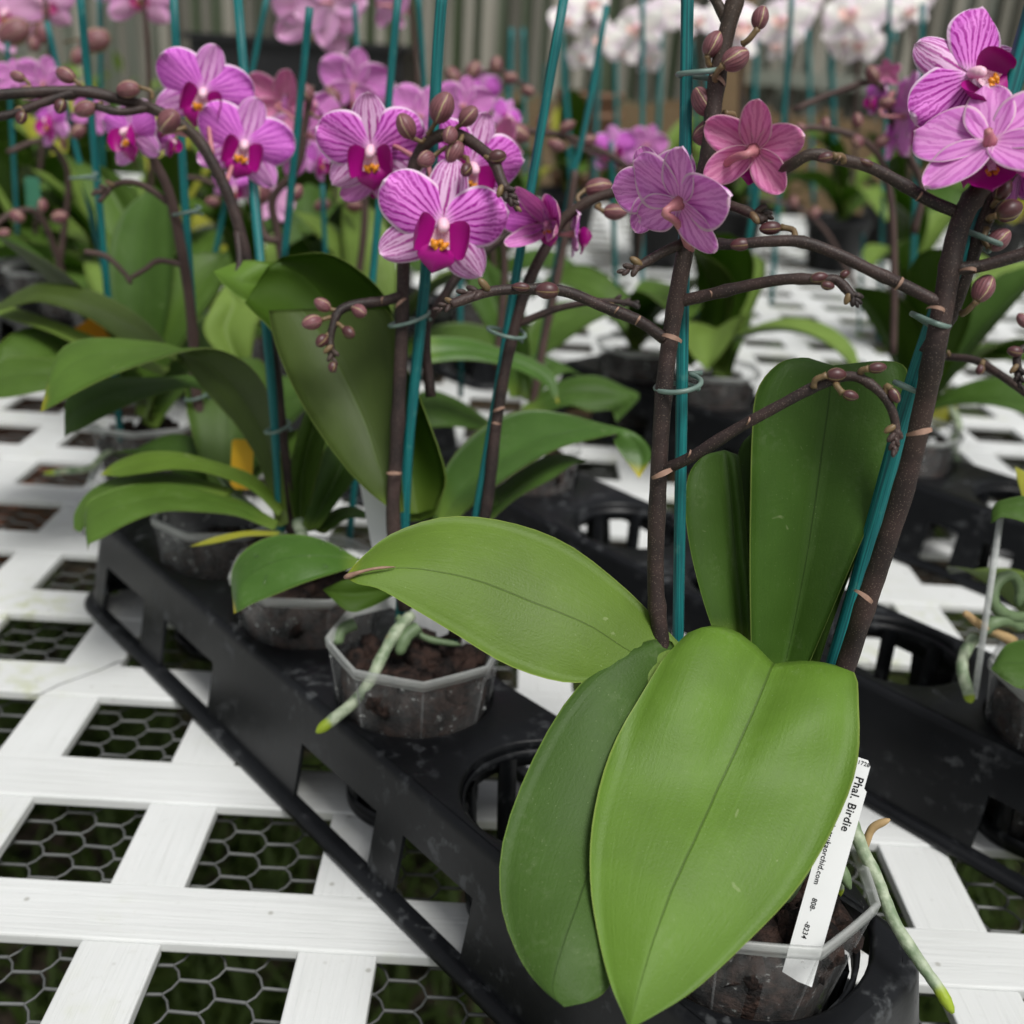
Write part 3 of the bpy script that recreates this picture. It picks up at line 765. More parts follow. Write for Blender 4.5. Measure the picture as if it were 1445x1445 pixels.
# ------------------------------------------------------------------ trays
def tray(n0, holes, s0, s1, label, solids, webs, W=.0545, zd=.060, R=.0372, round_near=False, skip=()):
    t = thing('pot_tray', label, 'tray', NS(n0, (s0+s1)/2), 'black plastic carrying trays')
    def L(s, v, z):
        if round_near and v > 0: v *= 1+.20*min(1, max(0, (s+.34)/.16))      # the end cell is wider
        return NS(n0+v, s, z)
    dk = MB(); K = 40
    edges = [s0+.0125]+[(holes[i]+holes[i+1])/2 for i in range(len(holes)-1)]+[s1-.0125]
    Wd = W-.0135
    for i, hs_ in enumerate(holes):
        a, b = edges[i], edges[i+1]
        near = round_near and i == len(holes)-1; far = i == 0
        pin = []; pout = []; vc = .005 if near else 0.
        cs = [math.atan2(sv*Wd, sh) for sh in (b-hs_, a-hs_) for sv in (1, -1)]
        TH = [2*PI*k/K for k in range(K)]
        for c_ in cs:                                # put a vertex exactly at each corner
            c_ %= 2*PI; TH[min(range(K), key=lambda q: abs(TH[q]-c_))] = c_
        for k in range(K):
            th = TH[k]; cx, sy = math.cos(th), math.sin(th)
            # rectangle boundary, outer ends rounded
            hx = (b-hs_) if cx > 0 else (hs_-a)
            m = min(hx/abs(cx) if abs(cx) > 1e-6 else 9, Wd/abs(sy) if abs(sy) > 1e-6 else 9)
            if (near and cx > 0) or (far and cx < 0): m = min(m, 1/((abs(cx)/hx)**4.5+(abs(sy)/Wd)**4.5)**(1/4.5))
            pin.append((hs_+(.043 if near else R)*cx, (.005+.043*sy) if near else R*sy)); pout.append((hs_+m*cx, m*sy))
        zz = [zd-.004, zd-.0008, zd]; rr = [1., 1.01, 1.045]
        vs = []
        for q, zq in zip(rr, zz): vs += [L(hs_+(s-hs_)*q, (v-vc)*q+vc, zq) for s, v in pin]
        vs += [L(s, v, zd) for s, v in pout]
        vs += [L(s, v, zd-.003) for s, v in pout]
        dk.add(vs, [(r*K+k, r*K+(k+1) % K, (r+1)*K+(k+1) % K, (r+1)*K+k) for r in range(3) for k in range(K)])
    part('deck', dk, ['tray'], t)
    # outline of the whole tray, used for skirt and lip
    ol = []
    def corner(sc, vc, r, a0):
        for q in range(9):
            a = a0+q/8*PI/2; ol.append((sc+r*math.cos(a), vc+r*math.sin(a), (math.cos(a), math.sin(a))))
    r = .030 if round_near else .016
    corner(s1-r, W-.001-r, r, 0); 
    corner(s0+.02, W-.001-.02, .02, PI/2); corner(s0+.02, -W+.001+.02, .02, PI); corner(s1-r, -W+.001+r, r, 1.5*PI)
    # densify straight runs so windows can be cut
    full = []
    for i in range(len(ol)):
        A, B = ol[i], ol[(i+1) % len(ol)]; ln = math.hypot(B[0]-A[0], B[1]-A[1]); m = max(1, int(ln/.004))
        for q in range(m): full.append((lerp(A[0], B[0], q/m), lerp(A[1], B[1], q/m), A[2] if q == 0 else ((A[2][0]+B[2][0])/2, (A[2][1]+B[2][1])/2)))
    F = len(full)
    prof = [(-.0150, zd-.0002), (-.0115, zd-.0006), (-.0098, zd-.0022), (-.0090, zd-.0050), (-.0054, zd-.0245)]
    sk = MB()
    def ringp(o_, z): return [L(s+nx*o_, v+nv*o_, z) for s, v, (nx, nv) in full]
    def band(rings, ok=lambda k: True):
        vs = [q for R_ in rings for q in R_]
        sk.add(vs, [(r_*F+k, (r_+1)*F+k, (r_+1)*F+(k+1) % F, r_*F+(k+1) % F) for r_ in range(len(rings)-1) for k in range(F) if ok(k)])
    band([ringp(o_, z) for o_, z in prof])
    def wall(k):
        s, v, _ = full[k]; 
        if s > s1-.022 or s < s0+.03: return True
        return any(a <= s <= b for a, b in solids) or any(a <= s <= b for a, b in webs)
    band([ringp(-.0054, zd-.0245), ringp(0, .0055)], wall)
    band([ringp(-.0074, zd-.0245), ringp(-.002, .0055)], wall)
    band([ringp(-.0054, zd-.0245), ringp(-.0074, zd-.0245), ringp(-.0112, zd-.004)])
    for k in range(F):                              # window reveals
        if wall(k) != wall((k+1) % F):
            j = (k+1) % F; s, v, (nx, nv) = full[j]
            sk.add([L(s+nx*o_, v+nv*o_, z) for o_, z in ((-.0074, zd-.0245), (-.0054, zd-.0245), (0, .0055), (-.002, .0055))], [(0, 1, 2, 3)])
    band([ringp(-.003, .0058), ringp(.0015, .0060), ringp(.0042, .0052), ringp(.0055, .0028), ringp(.0055, .0012), ringp(-.003, .0012), ringp(-.003, .0058)])
    part('skirt', sk, ['tray'], t)
    for i, hs_ in enumerate(holes):
        if i in skip: continue
        bk = MB(); bR = .043 if round_near and i == len(holes)-1 else R
        def rg_(rr, z): return [L(hs_+rr*math.cos(2*PI*k/48), rr*math.sin(2*PI*k/48), z) for k in range(48)]
        def bnd(rs): 
            vs = [q for R_ in rs for q in R_]; m = len(rs)
            bk.add(vs, [(a*48+k, a*48+(k+1) % 48, ((a+1) % m)*48+(k+1) % 48, ((a+1) % m)*48+k) for a in range(m) for k in range(48)])
        bnd([rg_(bR, zd-.004), rg_(bR, zd-.012), rg_(bR-.0018, zd-.012), rg_(bR-.0018, zd-.004)])
        bnd([rg_(bR-.004, .010), rg_(bR-.004, .0015), rg_(bR-.012, .0015), rg_(bR-.012, .0035), rg_(bR-.006, .0045), rg_(bR-.006, .010)])
        for k in range(8):
            th = 2*PI*(k+.5)/8+.2; e = Vector(L(hs_+math.cos(th), math.sin(th), 0))-L(hs_, 0, 0); e.normalize(); tg = Vector((-e.y, e.x, 0))
            c0 = L(hs_, 0, 0)
            a = c0+e*(bR-.001)+Vector((0, 0, zd-.006)); b = c0+e*(bR-.0048)+Vector((0, 0, .006)); wdt = .0042
            vs = []
            for p in (a, b):
                for q1, q2 in ((-1, .0), (1, .0), (1, -.0026), (-1, -.0026)): vs.append(p+tg*wdt*q1+e*q2)
            bk.add(vs, [(0, 1, 5, 4), (1, 2, 6, 5), (2, 3, 7, 6), (3, 0, 4, 7)])
        part('basket', bk, ['tray'], t)
    return t
SOL = lambda c: [(c-.046, c+.046)]
tray(.2775, [-.562, -.465, -.368, -.272, -.172], -.662, -.108, 'black plastic tray in front holding the big-leaved orchid at its rounded near end',
     [(-.487, -.396), (-.265, -.165)], [(-.575, -.55), (-.332, -.314)], round_near=True)
tray(.5185, [-.560, -.455, -.352, -.252, -.158], -.650, -.095, 'black plastic tray right of centre with empty pot holes behind the front tray',
     [(-.46, -.37), (-.262, -.168)], [(-.54, -.515), (-.325, -.305)])
tray(.812, [-.72, -.62, -.52, -.42, -.32], -.80, -.255, 'black plastic tray behind the right stake with two clear pots at its left end',
     [(-.66, -.57), (-.46, -.37)], [(-.735, -.71), (-.515, -.49), (-.345, -.325), (-.30, -.285)])
tray(.812, [-.18, -.08, .02], -.245, .08, 'black tray at the right edge continuing the row of the third tray', SOL(-.15), [(-.05, -.03)])
tray(.43, [-1.50, -1.40, -1.30, -1.20, -1.10], -1.57, -1.04, 'black tray behind the front tray at left with leafy plants', [(-1.40, -1.31), (-1.2, -1.11)], [(-1.26, -1.24)])
tray(.5185, [-1.16, -1.06, -.96, -.86, -.76], -1.24, -.69, 'black tray behind the centre under the striped flowers', [(-1.06, -.97), (-.86, -.78)], [(-.93, -.91)])
tray(.812, [-1.37, -1.27, -1.17, -1.07, -.97], -1.44, -.90, 'black tray in the fourth row far behind the centre stakes', [(-1.2, -1.1)], [(-1.0, -.98)])

# ================================================================== NEAR PLANT
A1 = Vector((.0965, .3120, 0))
def rootpot(n, s): return NS(n, s)
pot(A1, 'clear pot with bark at the rounded tray corner under the largest leaves', r=.0425, h=.093, seed=0, taper=.60)
p1 = thing('orchid_plant', 'near orchid with huge glossy drooping leaves and two thick branching spikes', 'orchid', A1+Vector((0, 0, .075)), 'potted orchids')
leaf(p1, [[(985, 935, .395), (975, 950, .39), (960, 965, .385)], [(940, 888, .395), (900, 925, .386), (850, 962, .38)], [(880, 828, .395), (830, 882, .382), (790, 962, .375)],
          [(800, 767, .395), (750, 849, .380), (715, 938, .372)], [(715, 736, .393), (672, 819, .376), (640, 893, .37)], [(630, 729, .39), (600, 804, .372), (580, 857, .368)],
          [(555, 752, .385), (545, 802, .370), (535, 831, .367)], [(512, 785, .378), (508, 809, .369), (505, 824, .367)], (486, 814, .37)], 'leaf_mid', bulge=.02)
leaf(p1, [[(960, 930, .392), (985, 945, .397), (1010, 960, .397)], [(940, 901, .392), (960, 945, .393), (990, 1000, .392)], [(880, 917, .385), (910, 1010, .378), (960, 1080, .376)],
          [(810, 975, .376), (875, 1095, .364), (935, 1160, .362)], [(750, 1075, .366), (845, 1190, .352), (920, 1245, .350)], [(710, 1185, .353), (820, 1262, .339), (895, 1310, .338)],
          [(707, 1275, .341), (800, 1318, .330), (875, 1362, .329)], [(732, 1350, .331), (783, 1372, .324), (855, 1398, .325)], [(764, 1394, .324), (780, 1402, .322), (832, 1413, .322)], (796, 1421, .321)],
     'leaf_dark', bulge=.02)
leaf(p1, [[(1045, 955, .40), (1085, 978, .40), (1125, 965, .40)], [(966, 903, .387), (1018, 882, .389), (1091, 938, .388), (1150, 933, .388), (1200, 945, .386)],
          [(898, 992, .374), (970, 985, .368), (1050, 1035, .371), (1135, 1010, .367), (1212, 1000, .374)], [(858, 1070, .362), (1012, 1115, .357), (1209, 1082, .364)],
          [(836, 1160, .349), (978, 1190, .343), (1178, 1165, .353)], [(833, 1245, .338), (945, 1262, .332), (1128, 1250, .342)], [(845, 1325, .329), (921, 1330, .323), (1062, 1322, .332)],
          [(862, 1390, .320), (903, 1390, .317), (984, 1394, .322)], [(878, 1428, .316), (893, 1430, .314), (925, 1432, .316)], (888, 1452, .313)], 'leaf_bright', bulge=.012, nl=32)
leaf(p1, [[(1062, 990, .405), (1095, 985, .41), (1120, 985, .405)], [(1060, 915, .402), (1113, 915, .412), (1142, 935, .404)], [(1058, 800, .399), (1135, 805, .409), (1200, 800, .400)],
          [(1059, 700, .398), (1150, 710, .408), (1242, 700, .399)], [(1061, 620, .398), (1161, 630, .408), (1268, 620, .399)], [(1068, 552, .399), (1170, 560, .407), (1282, 548, .400)],
          [(1100, 512, .402), (1174, 522, .406), (1272, 513, .403)], [(1142, 505, .408), (1176, 516, .408), (1216, 511, .408)], [(1155, 520, .417), (1177, 526, .417), (1200, 522, .417)]], 'leaf_erect', bulge=.015, nl=32)
leaf(p1, [[(1012, 905, .408), (1050, 910, .413), (1063, 915, .409)], [(993, 850, .406), (1045, 850, .414), (1060, 860, .410)], [(975, 780, .405), (1038, 780, .414), (1056, 790, .411)],
          [(967, 715, .405), (1032, 710, .414), (1050, 710, .412)], [(974, 665, .407), (1026, 655, .414), (1045, 660, .413)], [(1000, 640, .410), (1022, 635, .416), (1040, 641, .416)], (1022, 650, .424)], 'leaf_dark', bulge=.10)
leaf(p1, [[(1045, 930, .418), (1060, 930, .423), (1075, 930, .42)], [(1046, 800, .418), (1065, 800, .423), (1090, 800, .42)], [(1040, 700, .418), (1060, 700, .423), (1090, 700, .42)],
          [(1043, 635, .42), (1065, 622, .423), (1085, 620, .42)], (1066, 606, .424)], 'leaf_dark')
leaf(p1, [[(1120, 960, .41), (1135, 960, .415), (1150, 955, .412)], [(1140, 880, .41), (1160, 880, .416), (1174, 880, .412)], [(1180, 780, .41), (1200, 780, .416), (1207, 790, .412)], [(1215, 720, .41), (1228, 720, .415), (1233, 725, .412)], (1256, 640, .412)], 'leaf_dark')
sc = MB(); ps = cr([PT(q) for q in ((486, 815, .3685), (500, 810, .3672), (520, 804, .3668), (540, 801, .3675), (558, 800, .3692))], 12)
sc.tube(ps, [.0006, .0010, .0009, .0008, .0006, .0005, .0005, .0005, .0005, .0004, .0003, .0001], 6); part('dry_scar', sc, ['bract'], p1)
sp = Spike(p1)
sp.stem([(985, 1190, .405), (952, 1040, .40), (930, 880, .392), (925, 800, .388), (930, 660, .38), (938, 540, .374), (950, 450, .37), (964, 370, .365), (985, 275, .36), (1001, 215, .357), (1008, 140, .354), (1022, 60, .35), (1046, -30, .346)], .0031, .0027, 9, 12)
sp.stem([(1026, 30, .350), (1014, 8, .349), (1000, -20, .348)], .0020, .0014, 1)
sp.stem([(938, 478, .371), (900, 452, .369), (850, 432, .367), (800, 412, .364), (760, 408, .362), (700, 410, .359), (660, 421, .356), (636, 430, .354)], .0021, .0015, 3)
sp.stem([(960, 425, .369), (1000, 416, .364), (1060, 402, .358), (1110, 394, .353), (1160, 395, .349), (1182, 396, .348), (1205, 420, .346)], .0021, .0015, 3)
sp.stem([(934, 664, .38), (975, 645, .372), (1040, 605, .364), (1100, 572, .358), (1150, 546, .354), (1195, 531, .351), (1225, 540, .349), (1252, 566, .348), (1264, 600, .349), (1262, 636, .350)], .0021, .0013, 4)
sp.stem([(975, 338, .364), (940, 354, .361), (918, 366, .36), (894, 380, .358)], .0018, .0014, 1)
sp.stem([(985, 290, .361), (1010, 285, .357), (1050, 297, .352), (1078, 312, .349)], .0018, .0014, 1)
for q in [(935, 668, .3775, 34, 24), (948, 478, .3685, 30, -20), (1012, 115, .352, 26, -35), (900, 452, .367, 14, 60)]: bract(sp.mb, *q)
for q in [(972, 640, .3705, 12, 70), (1055, 594, .361, 12, 70), (870, 438, .3665, 12, 55), (1002, 415, .362, 10, 110)]: bract(sp.mb, *q, r=.0023)
tips(sp.mb, 640, 428, .354, 200, 5, .0013, 1); tips(sp.mb, 690, 410, .357, 185, 5, .0019, 2, 40); tips(sp.mb, 1200, 412, .346, -60, 5, .0016, 3, 16)
tips(sp.mb, 1264, 600, .3485, -95, 7, .0016, 4, 40); tips(sp.mb, 905, 374, .358, 200, 5, .0017, 5, 30); tips(sp.mb, 1060, 300, .350, -10, 5, .0017, 6, 26)
sp.bud(772, 410, .3585, 34, 178, None, 'bud_dark'); sp.bud(735, 405, .358, 26, 175, None, 'bud_dark', .7)
sp.bud(1073, 25, .347, 34, 76, (1048, 62, .350), 'bud'); sp.bud(1007, 62, .350, 40, 62, (1010, 95, .353), 'bud'); sp.bud(1038, 83, .345, 42, 28, (1012, 118, .352), 'bud')
sp.bud(992, 143, .357, 44, 120, (1014, 165, .357), 'bud'); sp.bud(1003, 187, .362, 54, 200, (1022, 160, .357), 'bud'); sp.bud(1026, 185, .36, 40, 40, (1014, 200, .358), 'bud')
sp.bud(1087, 322, .350, 32, 184, (1122, 335, .3475), 'bud_dark', .85); sp.bud(1045, 345, .351, 30, 186, (1076, 345, .352), 'bud_dark', .85)
sp.bud(1180, 529, .3495, 29, 2, (1148, 546, .3525), 'bud_dark', .9); sp.bud(1238, 519, .3465, 27, 5, (1215, 530, .350), 'bud_dark', .75); sp.bud(1200, 558, .348, 24, -15, (1180, 540, .351), 'bud_dark', .8)
sp.bud(1262, 558, .3465, 24, -60, (1250, 555, .348), 'bud_dark', .8)
sp.bud(1156, 392, .348, 26, 10, None, 'bud_dark', .8); sp.bud(1168, 403, .346, 20, -10, None, 'bud_dark', .8); sp.bud(1192, 387, .347, 15, 30, None, 'bud_dark')
# right spike and its twin
sp.stem([(1100, 1200, .412), (1150, 1060, .406), (1195, 935, .397), (1216, 870, .388), (1243, 790, .379), (1275, 690, .369), (1300, 590, .360), (1318, 500, .351), (1333, 420, .347), (1347, 345, .344), (1362, 298, .342), (1387, 262, .340)], .0037, .0033, 6, 12)
sp.stem([(1308, 500, .362), (1325, 470, .360), (1345, 430, .357), (1362, 385, .354), (1380, 335, .350), (1395, 300, .348), (1420, 250, .345), (1450, 205, .342)], .0030, .0024, 3)
sp.stem([(1352, 300, .343), (1310, 282, .342), (1270, 258, .340), (1225, 235, .338), (1180, 224, .336), (1145, 218, .335), (1118, 232, .338), (1098, 246, .346), (1080, 262, .352)], .0020, .0017, 3)
sp.stem([(1326, 428, .347), (1280, 405, .347), (1230, 382, .346), (1180, 358, .346), (1130, 341, .347), (1080, 341, .349), (1030, 345, .353), (985, 340, .358)], .0021, .0017, 3)
sp.stem([(1350, 380, .344), (1390, 374, .342), (1450, 356, .338), (1480, 345, .336)], .0020, .0019, 1)
for q in [(1297, 610, .353, 36, 12), (1218, 842, .3815, 30, -38), (1320, 438, .3445, 24, -18), (1365, 383, .342, 22, -8)]: bract(sp.mb, *q, r=.0037)
for q in [(1296, 277, .340, 14, 60), (1268, 400, .345, 20, 60), (1182, 225, .334, 10, 70)]: bract(sp.mb, *q, r=.0023)
sp.bud(1165, 222, .332, 22, 190, (1190, 228, .3355), 'bud_dark', .9); sp.bud(1222, 229, .336, 22, 160, None, 'bud_dark', .6)
sp.bud(1388, 407, .345, 42, 62, (1358, 442, .352), 'bud'); sp.bud(1424, 297, .342, 40, 22, (1398, 310, .346), 'bud_dark'); sp.bud(1410, 338, .346, 38, 40, (1392, 322, .347), 'bud'); sp.bud(1415, 268, .343, 34, 60, (1402, 290, .346), 'bud_dark')
flower(p1, 930, 270, 128, .376, 158, -10, -18, 'violet', (968, 330, .364), sp.mb)
flower(p1, 962, 284, 165, .350, 138, -22, 22, 'violet', (975, 352, .363), sp.mb, .0013, .2)
flower(p1, 1064, 212, 138, .347, 168, -6, 12, 'rose', (1002, 255, .359), sp.mb, .0013)
flower(p1, 1374, 108, 176, .343, 30, -8, 50, 'striped2', (1440, 190, .344), sp.mb)
flower(p1, 1398, 206, 205, .331, 172, 44, -6, 'violet', (1384, 266, .340), sp.mb, .0012, .12)
flower(p1, 1440, 235, 110, .350, 120, 0, 60, 'striped', (1440, 215, .343), sp.mb)
sp.build()
roots(p1, [(1185, 1080, .40), (1200, 1150, .396), (1218, 1200, .392), (1238, 1240, .388), (1262, 1300, .382), (1300, 1360, .374), (1325, 1395, .370), (1345, 1430, .367)], .0025, 'root', .0021)
roots(p1, [(1215, 1215, .398), (1222, 1190, .397), (1232, 1168, .396), (1256, 1156, .394)], .0017, 'root_dry', .0013)
roots(p1, [(1150, 1120, .402), (1172, 1190, .395), (1200, 1255, .390)], .0024, 'root_green', .0022)
roots(p1, [(1150, 1195, .398), (1130, 1230, .392), (1105, 1275, .386)], .0028, 'root_green', .0024)
roots(p1, [(1175, 1150, .402), (1180, 1220, .398), (1185, 1265, .396)], .0021, 'root', .0020)
stake([(950, 1230, .42), (953, 1080, .412), (957, 890, .402), (963, 500, .378), (970, 0, .356), (971, -60, .353)], .0021, 'teal stake standing upright beside the left thick spike of the near orchid')
stake([(1086, 1230, .415), (1130, 1085, .415), (1178, 930, .412), (1225, 770, .402), (1282, 563, .378), (1330, 420, .356), (1384, 275, .350), (1445, 60, .340), (1470, -30, .336)], .0031, 'wide teal stake leaning right against the dark right spike')
clip(957, 545, .3765, 32, 'grey green wire clip lowest on the upright teal stake', 3, tail=22, depth=.0085)
clip(988, 103, .3545, 31, 'grey wire clip high on the upright stake below the bud cluster', 0, depth=.008)
clip(1312, 452, .3525, 23, 'green wire clip round both right spikes above the papery bract', -25, depth=.008)
clip(1384, 336, .350, 26, 'grey wire clip just under the rear-facing flower at right', -28, depth=.008)
clip(1290, 548, .364, 26, 'small green clip at the top corner of the erect leaf', -20, depth=.007)
DX = (P(1152, 1364, .3925)-P(1101, 1364, .3925)).normalized()
tagstick(P(1213, 1069, .374), P(1124, 1384, .3665), .0102, 'white label printed with plant name stuck in the nearest pot', text=[
    ('11728', .0019, -.0012, .0745, 0), ('Phal. Birdie', .0038, .0006, .0705, -90), ('www.akatsukaorchid.com', .0025, -.0031, .0600, -90), ('808-', .0023, -.0022, .0275, -90), ('-8234', .0023, -.0022, .0195, -90)])

# ================================================================== CENTRE PLANT (pot with the octagonal rim)
A3 = NS(.2765, -.367); A4 = NS(.2765, -.465); A5 = NS(.2765, -.562)
pot(A3, 'smeared clear pot with dark bark and a silvery root over its rim', r=.0415, h=.093, seed=3)
p2 = thing('orchid_plant', 'centre orchid with tall folded leaf and two striped magenta flowers', 'orchid', A3+Vector((0, 0, .075)), 'potted orchids')
leaf(p2, [[(565, 725, .535), (590, 724, .545), (615, 716, .535)], [(500, 640, .53), (575, 640, .55), (628, 668, .53)], [(452, 560, .53), (540, 560, .56), (592, 562, .53)],
          [(408, 500, .53), (498, 480, .56), (563, 495, .53)], [(380, 462, .53), (460, 425, .555), (549, 430, .53)], [(362, 445, .53), (432, 393, .55), (515, 388, .532)],
          [(350, 433, .531), (405, 378, .545), (462, 358, .535)], [(345, 428, .532), (378, 376, .54), (400, 362, .54)]], 'leaf_bright', 'under_glow', 'under', bulge=-.12, nl=32)
leaf(p2, [[(385, 430, .56), (400, 400, .56), (420, 372, .56)], [(345, 424, .552), (352, 398, .55), (376, 369, .552)], [(318, 404, .55), (330, 392, .548), (342, 368, .552)], (301, 383, .552)], 'leaf_bright', 'under', 'top', bulge=.04)
leaf(p2, [[(556, 722, .52), (562, 724, .522), (570, 722, .52)], [(508, 682, .515), (536, 660, .522), (566, 660, .518)], [(462, 626, .512), (517, 600, .525), (568, 590, .517)],
          [(424, 566, .512), (492, 545, .527), (566, 530, .517)], [(399, 513, .512), (468, 500, .528), (562, 480, .518)], [(385, 470, .514), (445, 462, .528), (554, 450, .52)], [(379, 438, .517), (425, 436, .527), (545, 436, .521)]],
     'leaf_dark', 'under', 'under', bulge=-.05, nl=28)
leaf(p2, [[(575, 735, .55), (590, 735, .55), (612, 728, .545)], [(582, 670, .55), (600, 670, .555), (630, 680, .545)], [(585, 620, .555), (600, 615, .56), (622, 640, .555)], [(588, 580, .56), (598, 575, .56), (606, 596, .56)], (594, 556, .565)], 'leaf_mid', 'under_glow', 'under')
leaf(p2, [[(612, 730, .56), (622, 735, .555), (640, 738, .55)], [(631, 657, .575), (655, 692, .565), (688, 694, .555)], [(679, 604, .59), (716, 646, .575), (744, 656, .565)], [(735, 579, .60), (772, 616, .59), (790, 632, .58)],
          [(792, 583, .605), (826, 606, .595), (842, 618, .59)], [(848, 597, .605), (868, 605, .60), (872, 612, .595)], [(897, 611, .60), (890, 618, .60), (866, 622, .60)], [(920, 640, .598), (906, 644, .60), (876, 640, .60)], (902, 675, .595)], 'leaf_wet', 'under', bulge=.02, nl=32)
leaf(p2, [[(655, 745, .575), (668, 748, .572), (690, 735, .57)], [(690, 700, .59), (710, 705, .585), (730, 702, .58)], [(740, 660, .60), (760, 668, .595), (778, 676, .59)], [(785, 640, .61), (796, 646, .605), (808, 656, .60)], (829, 650, .61)], 'leaf_dark', bulge=.04)
leaf(p2, [[(508, 790, .52), (506, 790, .52), (500, 800, .515)], [(470, 768, .52), (462, 785, .512), (468, 810, .505)], [(428, 755, .522), (420, 785, .508), (425, 824, .50)], [(384, 757, .525), (383, 794, .508), (388, 839, .50)], [(347, 775, .525), (353, 810, .508), (356, 852, .502)], [(327, 808, .52), (335, 833, .507), (340, 861, .503)], (330, 866, .507)], 'leaf_wet', bulge=.03, nl=30)
leaf(p2, [[(575, 820, .53), (570, 830, .53), (560, 838, .53)], [(540, 812, .52), (530, 835, .52), (520, 858, .515)], [(495, 815, .515), (490, 838, .515), (490, 862, .51)], (455, 832, .515)], 'leaf_mid', 'under_glow', 'under')
leaf(p2, [[(600, 745, .55), (610, 750, .55), (625, 750, .55)], [(640, 700, .575), (655, 705, .572), (668, 716, .57)], [(690, 690, .59), (700, 700, .587), (706, 712, .585)], (735, 690, .6)], 'leaf_dark')
sp = Spike(p2)
sp.stem([(572, 860, .53), (555, 740, .522), (559, 640, .515), (564, 540, .508), (568, 440, .50), (570, 350, .494), (575, 280, .49), (590, 220, .485), (612, 195, .478), (645, 190, .472), (672, 205, .466), (696, 226, .462), (708, 256, .46), (722, 284, .459)], .0034, .0022, 9, 12)
sp.stem([(566, 418, .497), (540, 425, .494), (500, 430, .491), (478, 440, .489), (470, 460, .488), (466, 480, .488), (468, 505, .488)], .0024, .0016, 3)
for q in [(556, 668, .513, 22, 0), (566, 428, .494, 20, 40), (540, 424, .491, 10, 80)]: bract(sp.mb, *q)
tips(sp.mb, 708, 262, .457, -55, 8, .0020, 11, 40); tips(sp.mb, 468, 488, .486, -85, 6, .0018, 12, 34)
sp.bud(624, 152, .470, 46, 60, (603, 190, .477), 'bud', 1.05, 30); sp.bud(573, 178, .474, 38, 120, (600, 195, .478), 'bud', 1., 30); sp.bud(661, 164, .466, 34, 40, (640, 184, .471), 'bud', 1.0, 30)
sp.bud(635, 191, .462, 30, 250, (625, 192, .470), 'bud', 1., 40); sp.bud(601, 225, .466, 30, 215, (630, 208, .472), 'bud', 1., 35); sp.bud(641, 214, .466, 34, 240, (650, 200, .470), 'bud', .95)
sp.bud(658, 240, .460, 24, 250, (655, 222, .467), 'bud_dark', 1., 40); sp.bud(702, 221, .459, 26, 10, (690, 222, .462), 'bud_dark', 1.)
sp.bud(455, 430, .487, 26, 150, (482, 438, .489), 'bud', 1., 20); sp.bud(440, 455, .486, 30, 200, (470, 450, .488), 'bud', 1., 25); sp.bud(507, 439, .488, 25, -30, (490, 432, .490), 'bud', 1., 25)
sp.bud(492, 469, .486, 22, -40, (474, 458, .488), 'bud_dark', 1., 20); sp.bud(454, 481, .486, 22, 230, (466, 474, .488), 'bud_dark', 1., 20); sp.bud(469, 518, .486, 16, 260, None, 'bud_dark', 1.)
flower(p2, 524, 214, 150, .500, -6, 14, 4, 'striped', (590, 225, .486), sp.mb)
flower(p2, 623, 320, 182, .468, 6, 6, -12, 'striped2', (600, 210, .482), sp.mb)
flower(p2, 664, 238, 150, .505, 18, 14, -16, 'striped', (655, 200, .475), sp.mb)
flower(p2, 528, 250, 104, .53, 170, -30, 8, 'striped2')
# second spike, leaning right, with half-open flower
sp.stem([(640, 900, .535), (662, 800, .532), (685, 725, .528), (700, 600, .522), (715, 510, .516), (735, 430, .51), (752, 385, .508), (770, 350, .507), (795, 310, .505), (830, 285, .502), (865, 272, .50), (905, 264, .498)], .0030, .0022, 7, 10)
sp.stem([(608, 560, .53), (600, 470, .525), (620, 430, .52), (650, 385, .52), (690, 350, .52), (735, 318, .522)], .0026, .0019, 4)
sp.stem([(722, 462, .514), (760, 445, .51), (800, 432, .506), (850, 425, .502), (888, 428, .50), (902, 434, .499)], .0018, .0012, 3)
tips(sp.mb, 860, 424, .501, -5, 6, .0017, 21, 40)
bract(sp.mb, 704, 578, .519, 18, 20); bract(sp.mb, 700, 598, .519, 14, -10)
sp.bud(845, 265, .505, 40, 8, (820, 290, .503), 'bud', .9); sp.bud(868, 299, .495, 34, -2, (846, 290, .50), 'bud', .85); sp.bud(880, 250, .497, 26, 60, (868, 272, .50), 'bud_dark', .9)
sp.bud(742, 322, .525, 24, 200, None, 'bud', .9)
flower(p2, 774, 318, 84, .495, -20, -4, 10, 'cup', (780, 345, .506), sp.mb)
flower(p2, 815, 330, 80, .512, 96, 0, -10, 'violet', (790, 320, .505), sp.mb)
sp.build()
roots(p2, [(580, 868, .53), (560, 890, .522), (540, 925, .515), (520, 965, .508), (498, 992, .503), (470, 1015, .498), (446, 1034, .495)], .0030, 'root', .0027)
roots(p2, [(500, 880, .53), (482, 890, .527), (474, 910, .525)], .0032, 'root_green', .003)
roots(p2, [(590, 885, .525), (572, 900, .522), (562, 925, .52)], .0032, 'root_green', .003)
roots(p2, [(560, 870, .53), (600, 900, .53), (650, 910, .53)], .0018, 'root_green', .0016)
stake([(560, 930, .545), (565, 870, .54), (574, 660, .524), (585, 540, .515), (602, 370, .502), (616, 100, .482), (626, -40, .47)], .0026, 'teal stake behind the lowest striped flower in the centre')
stake([(640, 905, .54), (672, 728, .532), (705, 535, .52), (720, 440, .512), (757, 220, .495), (797, -10, .478)], .0021, 'thin teal stake leaning right past the striped flowers to the top edge')
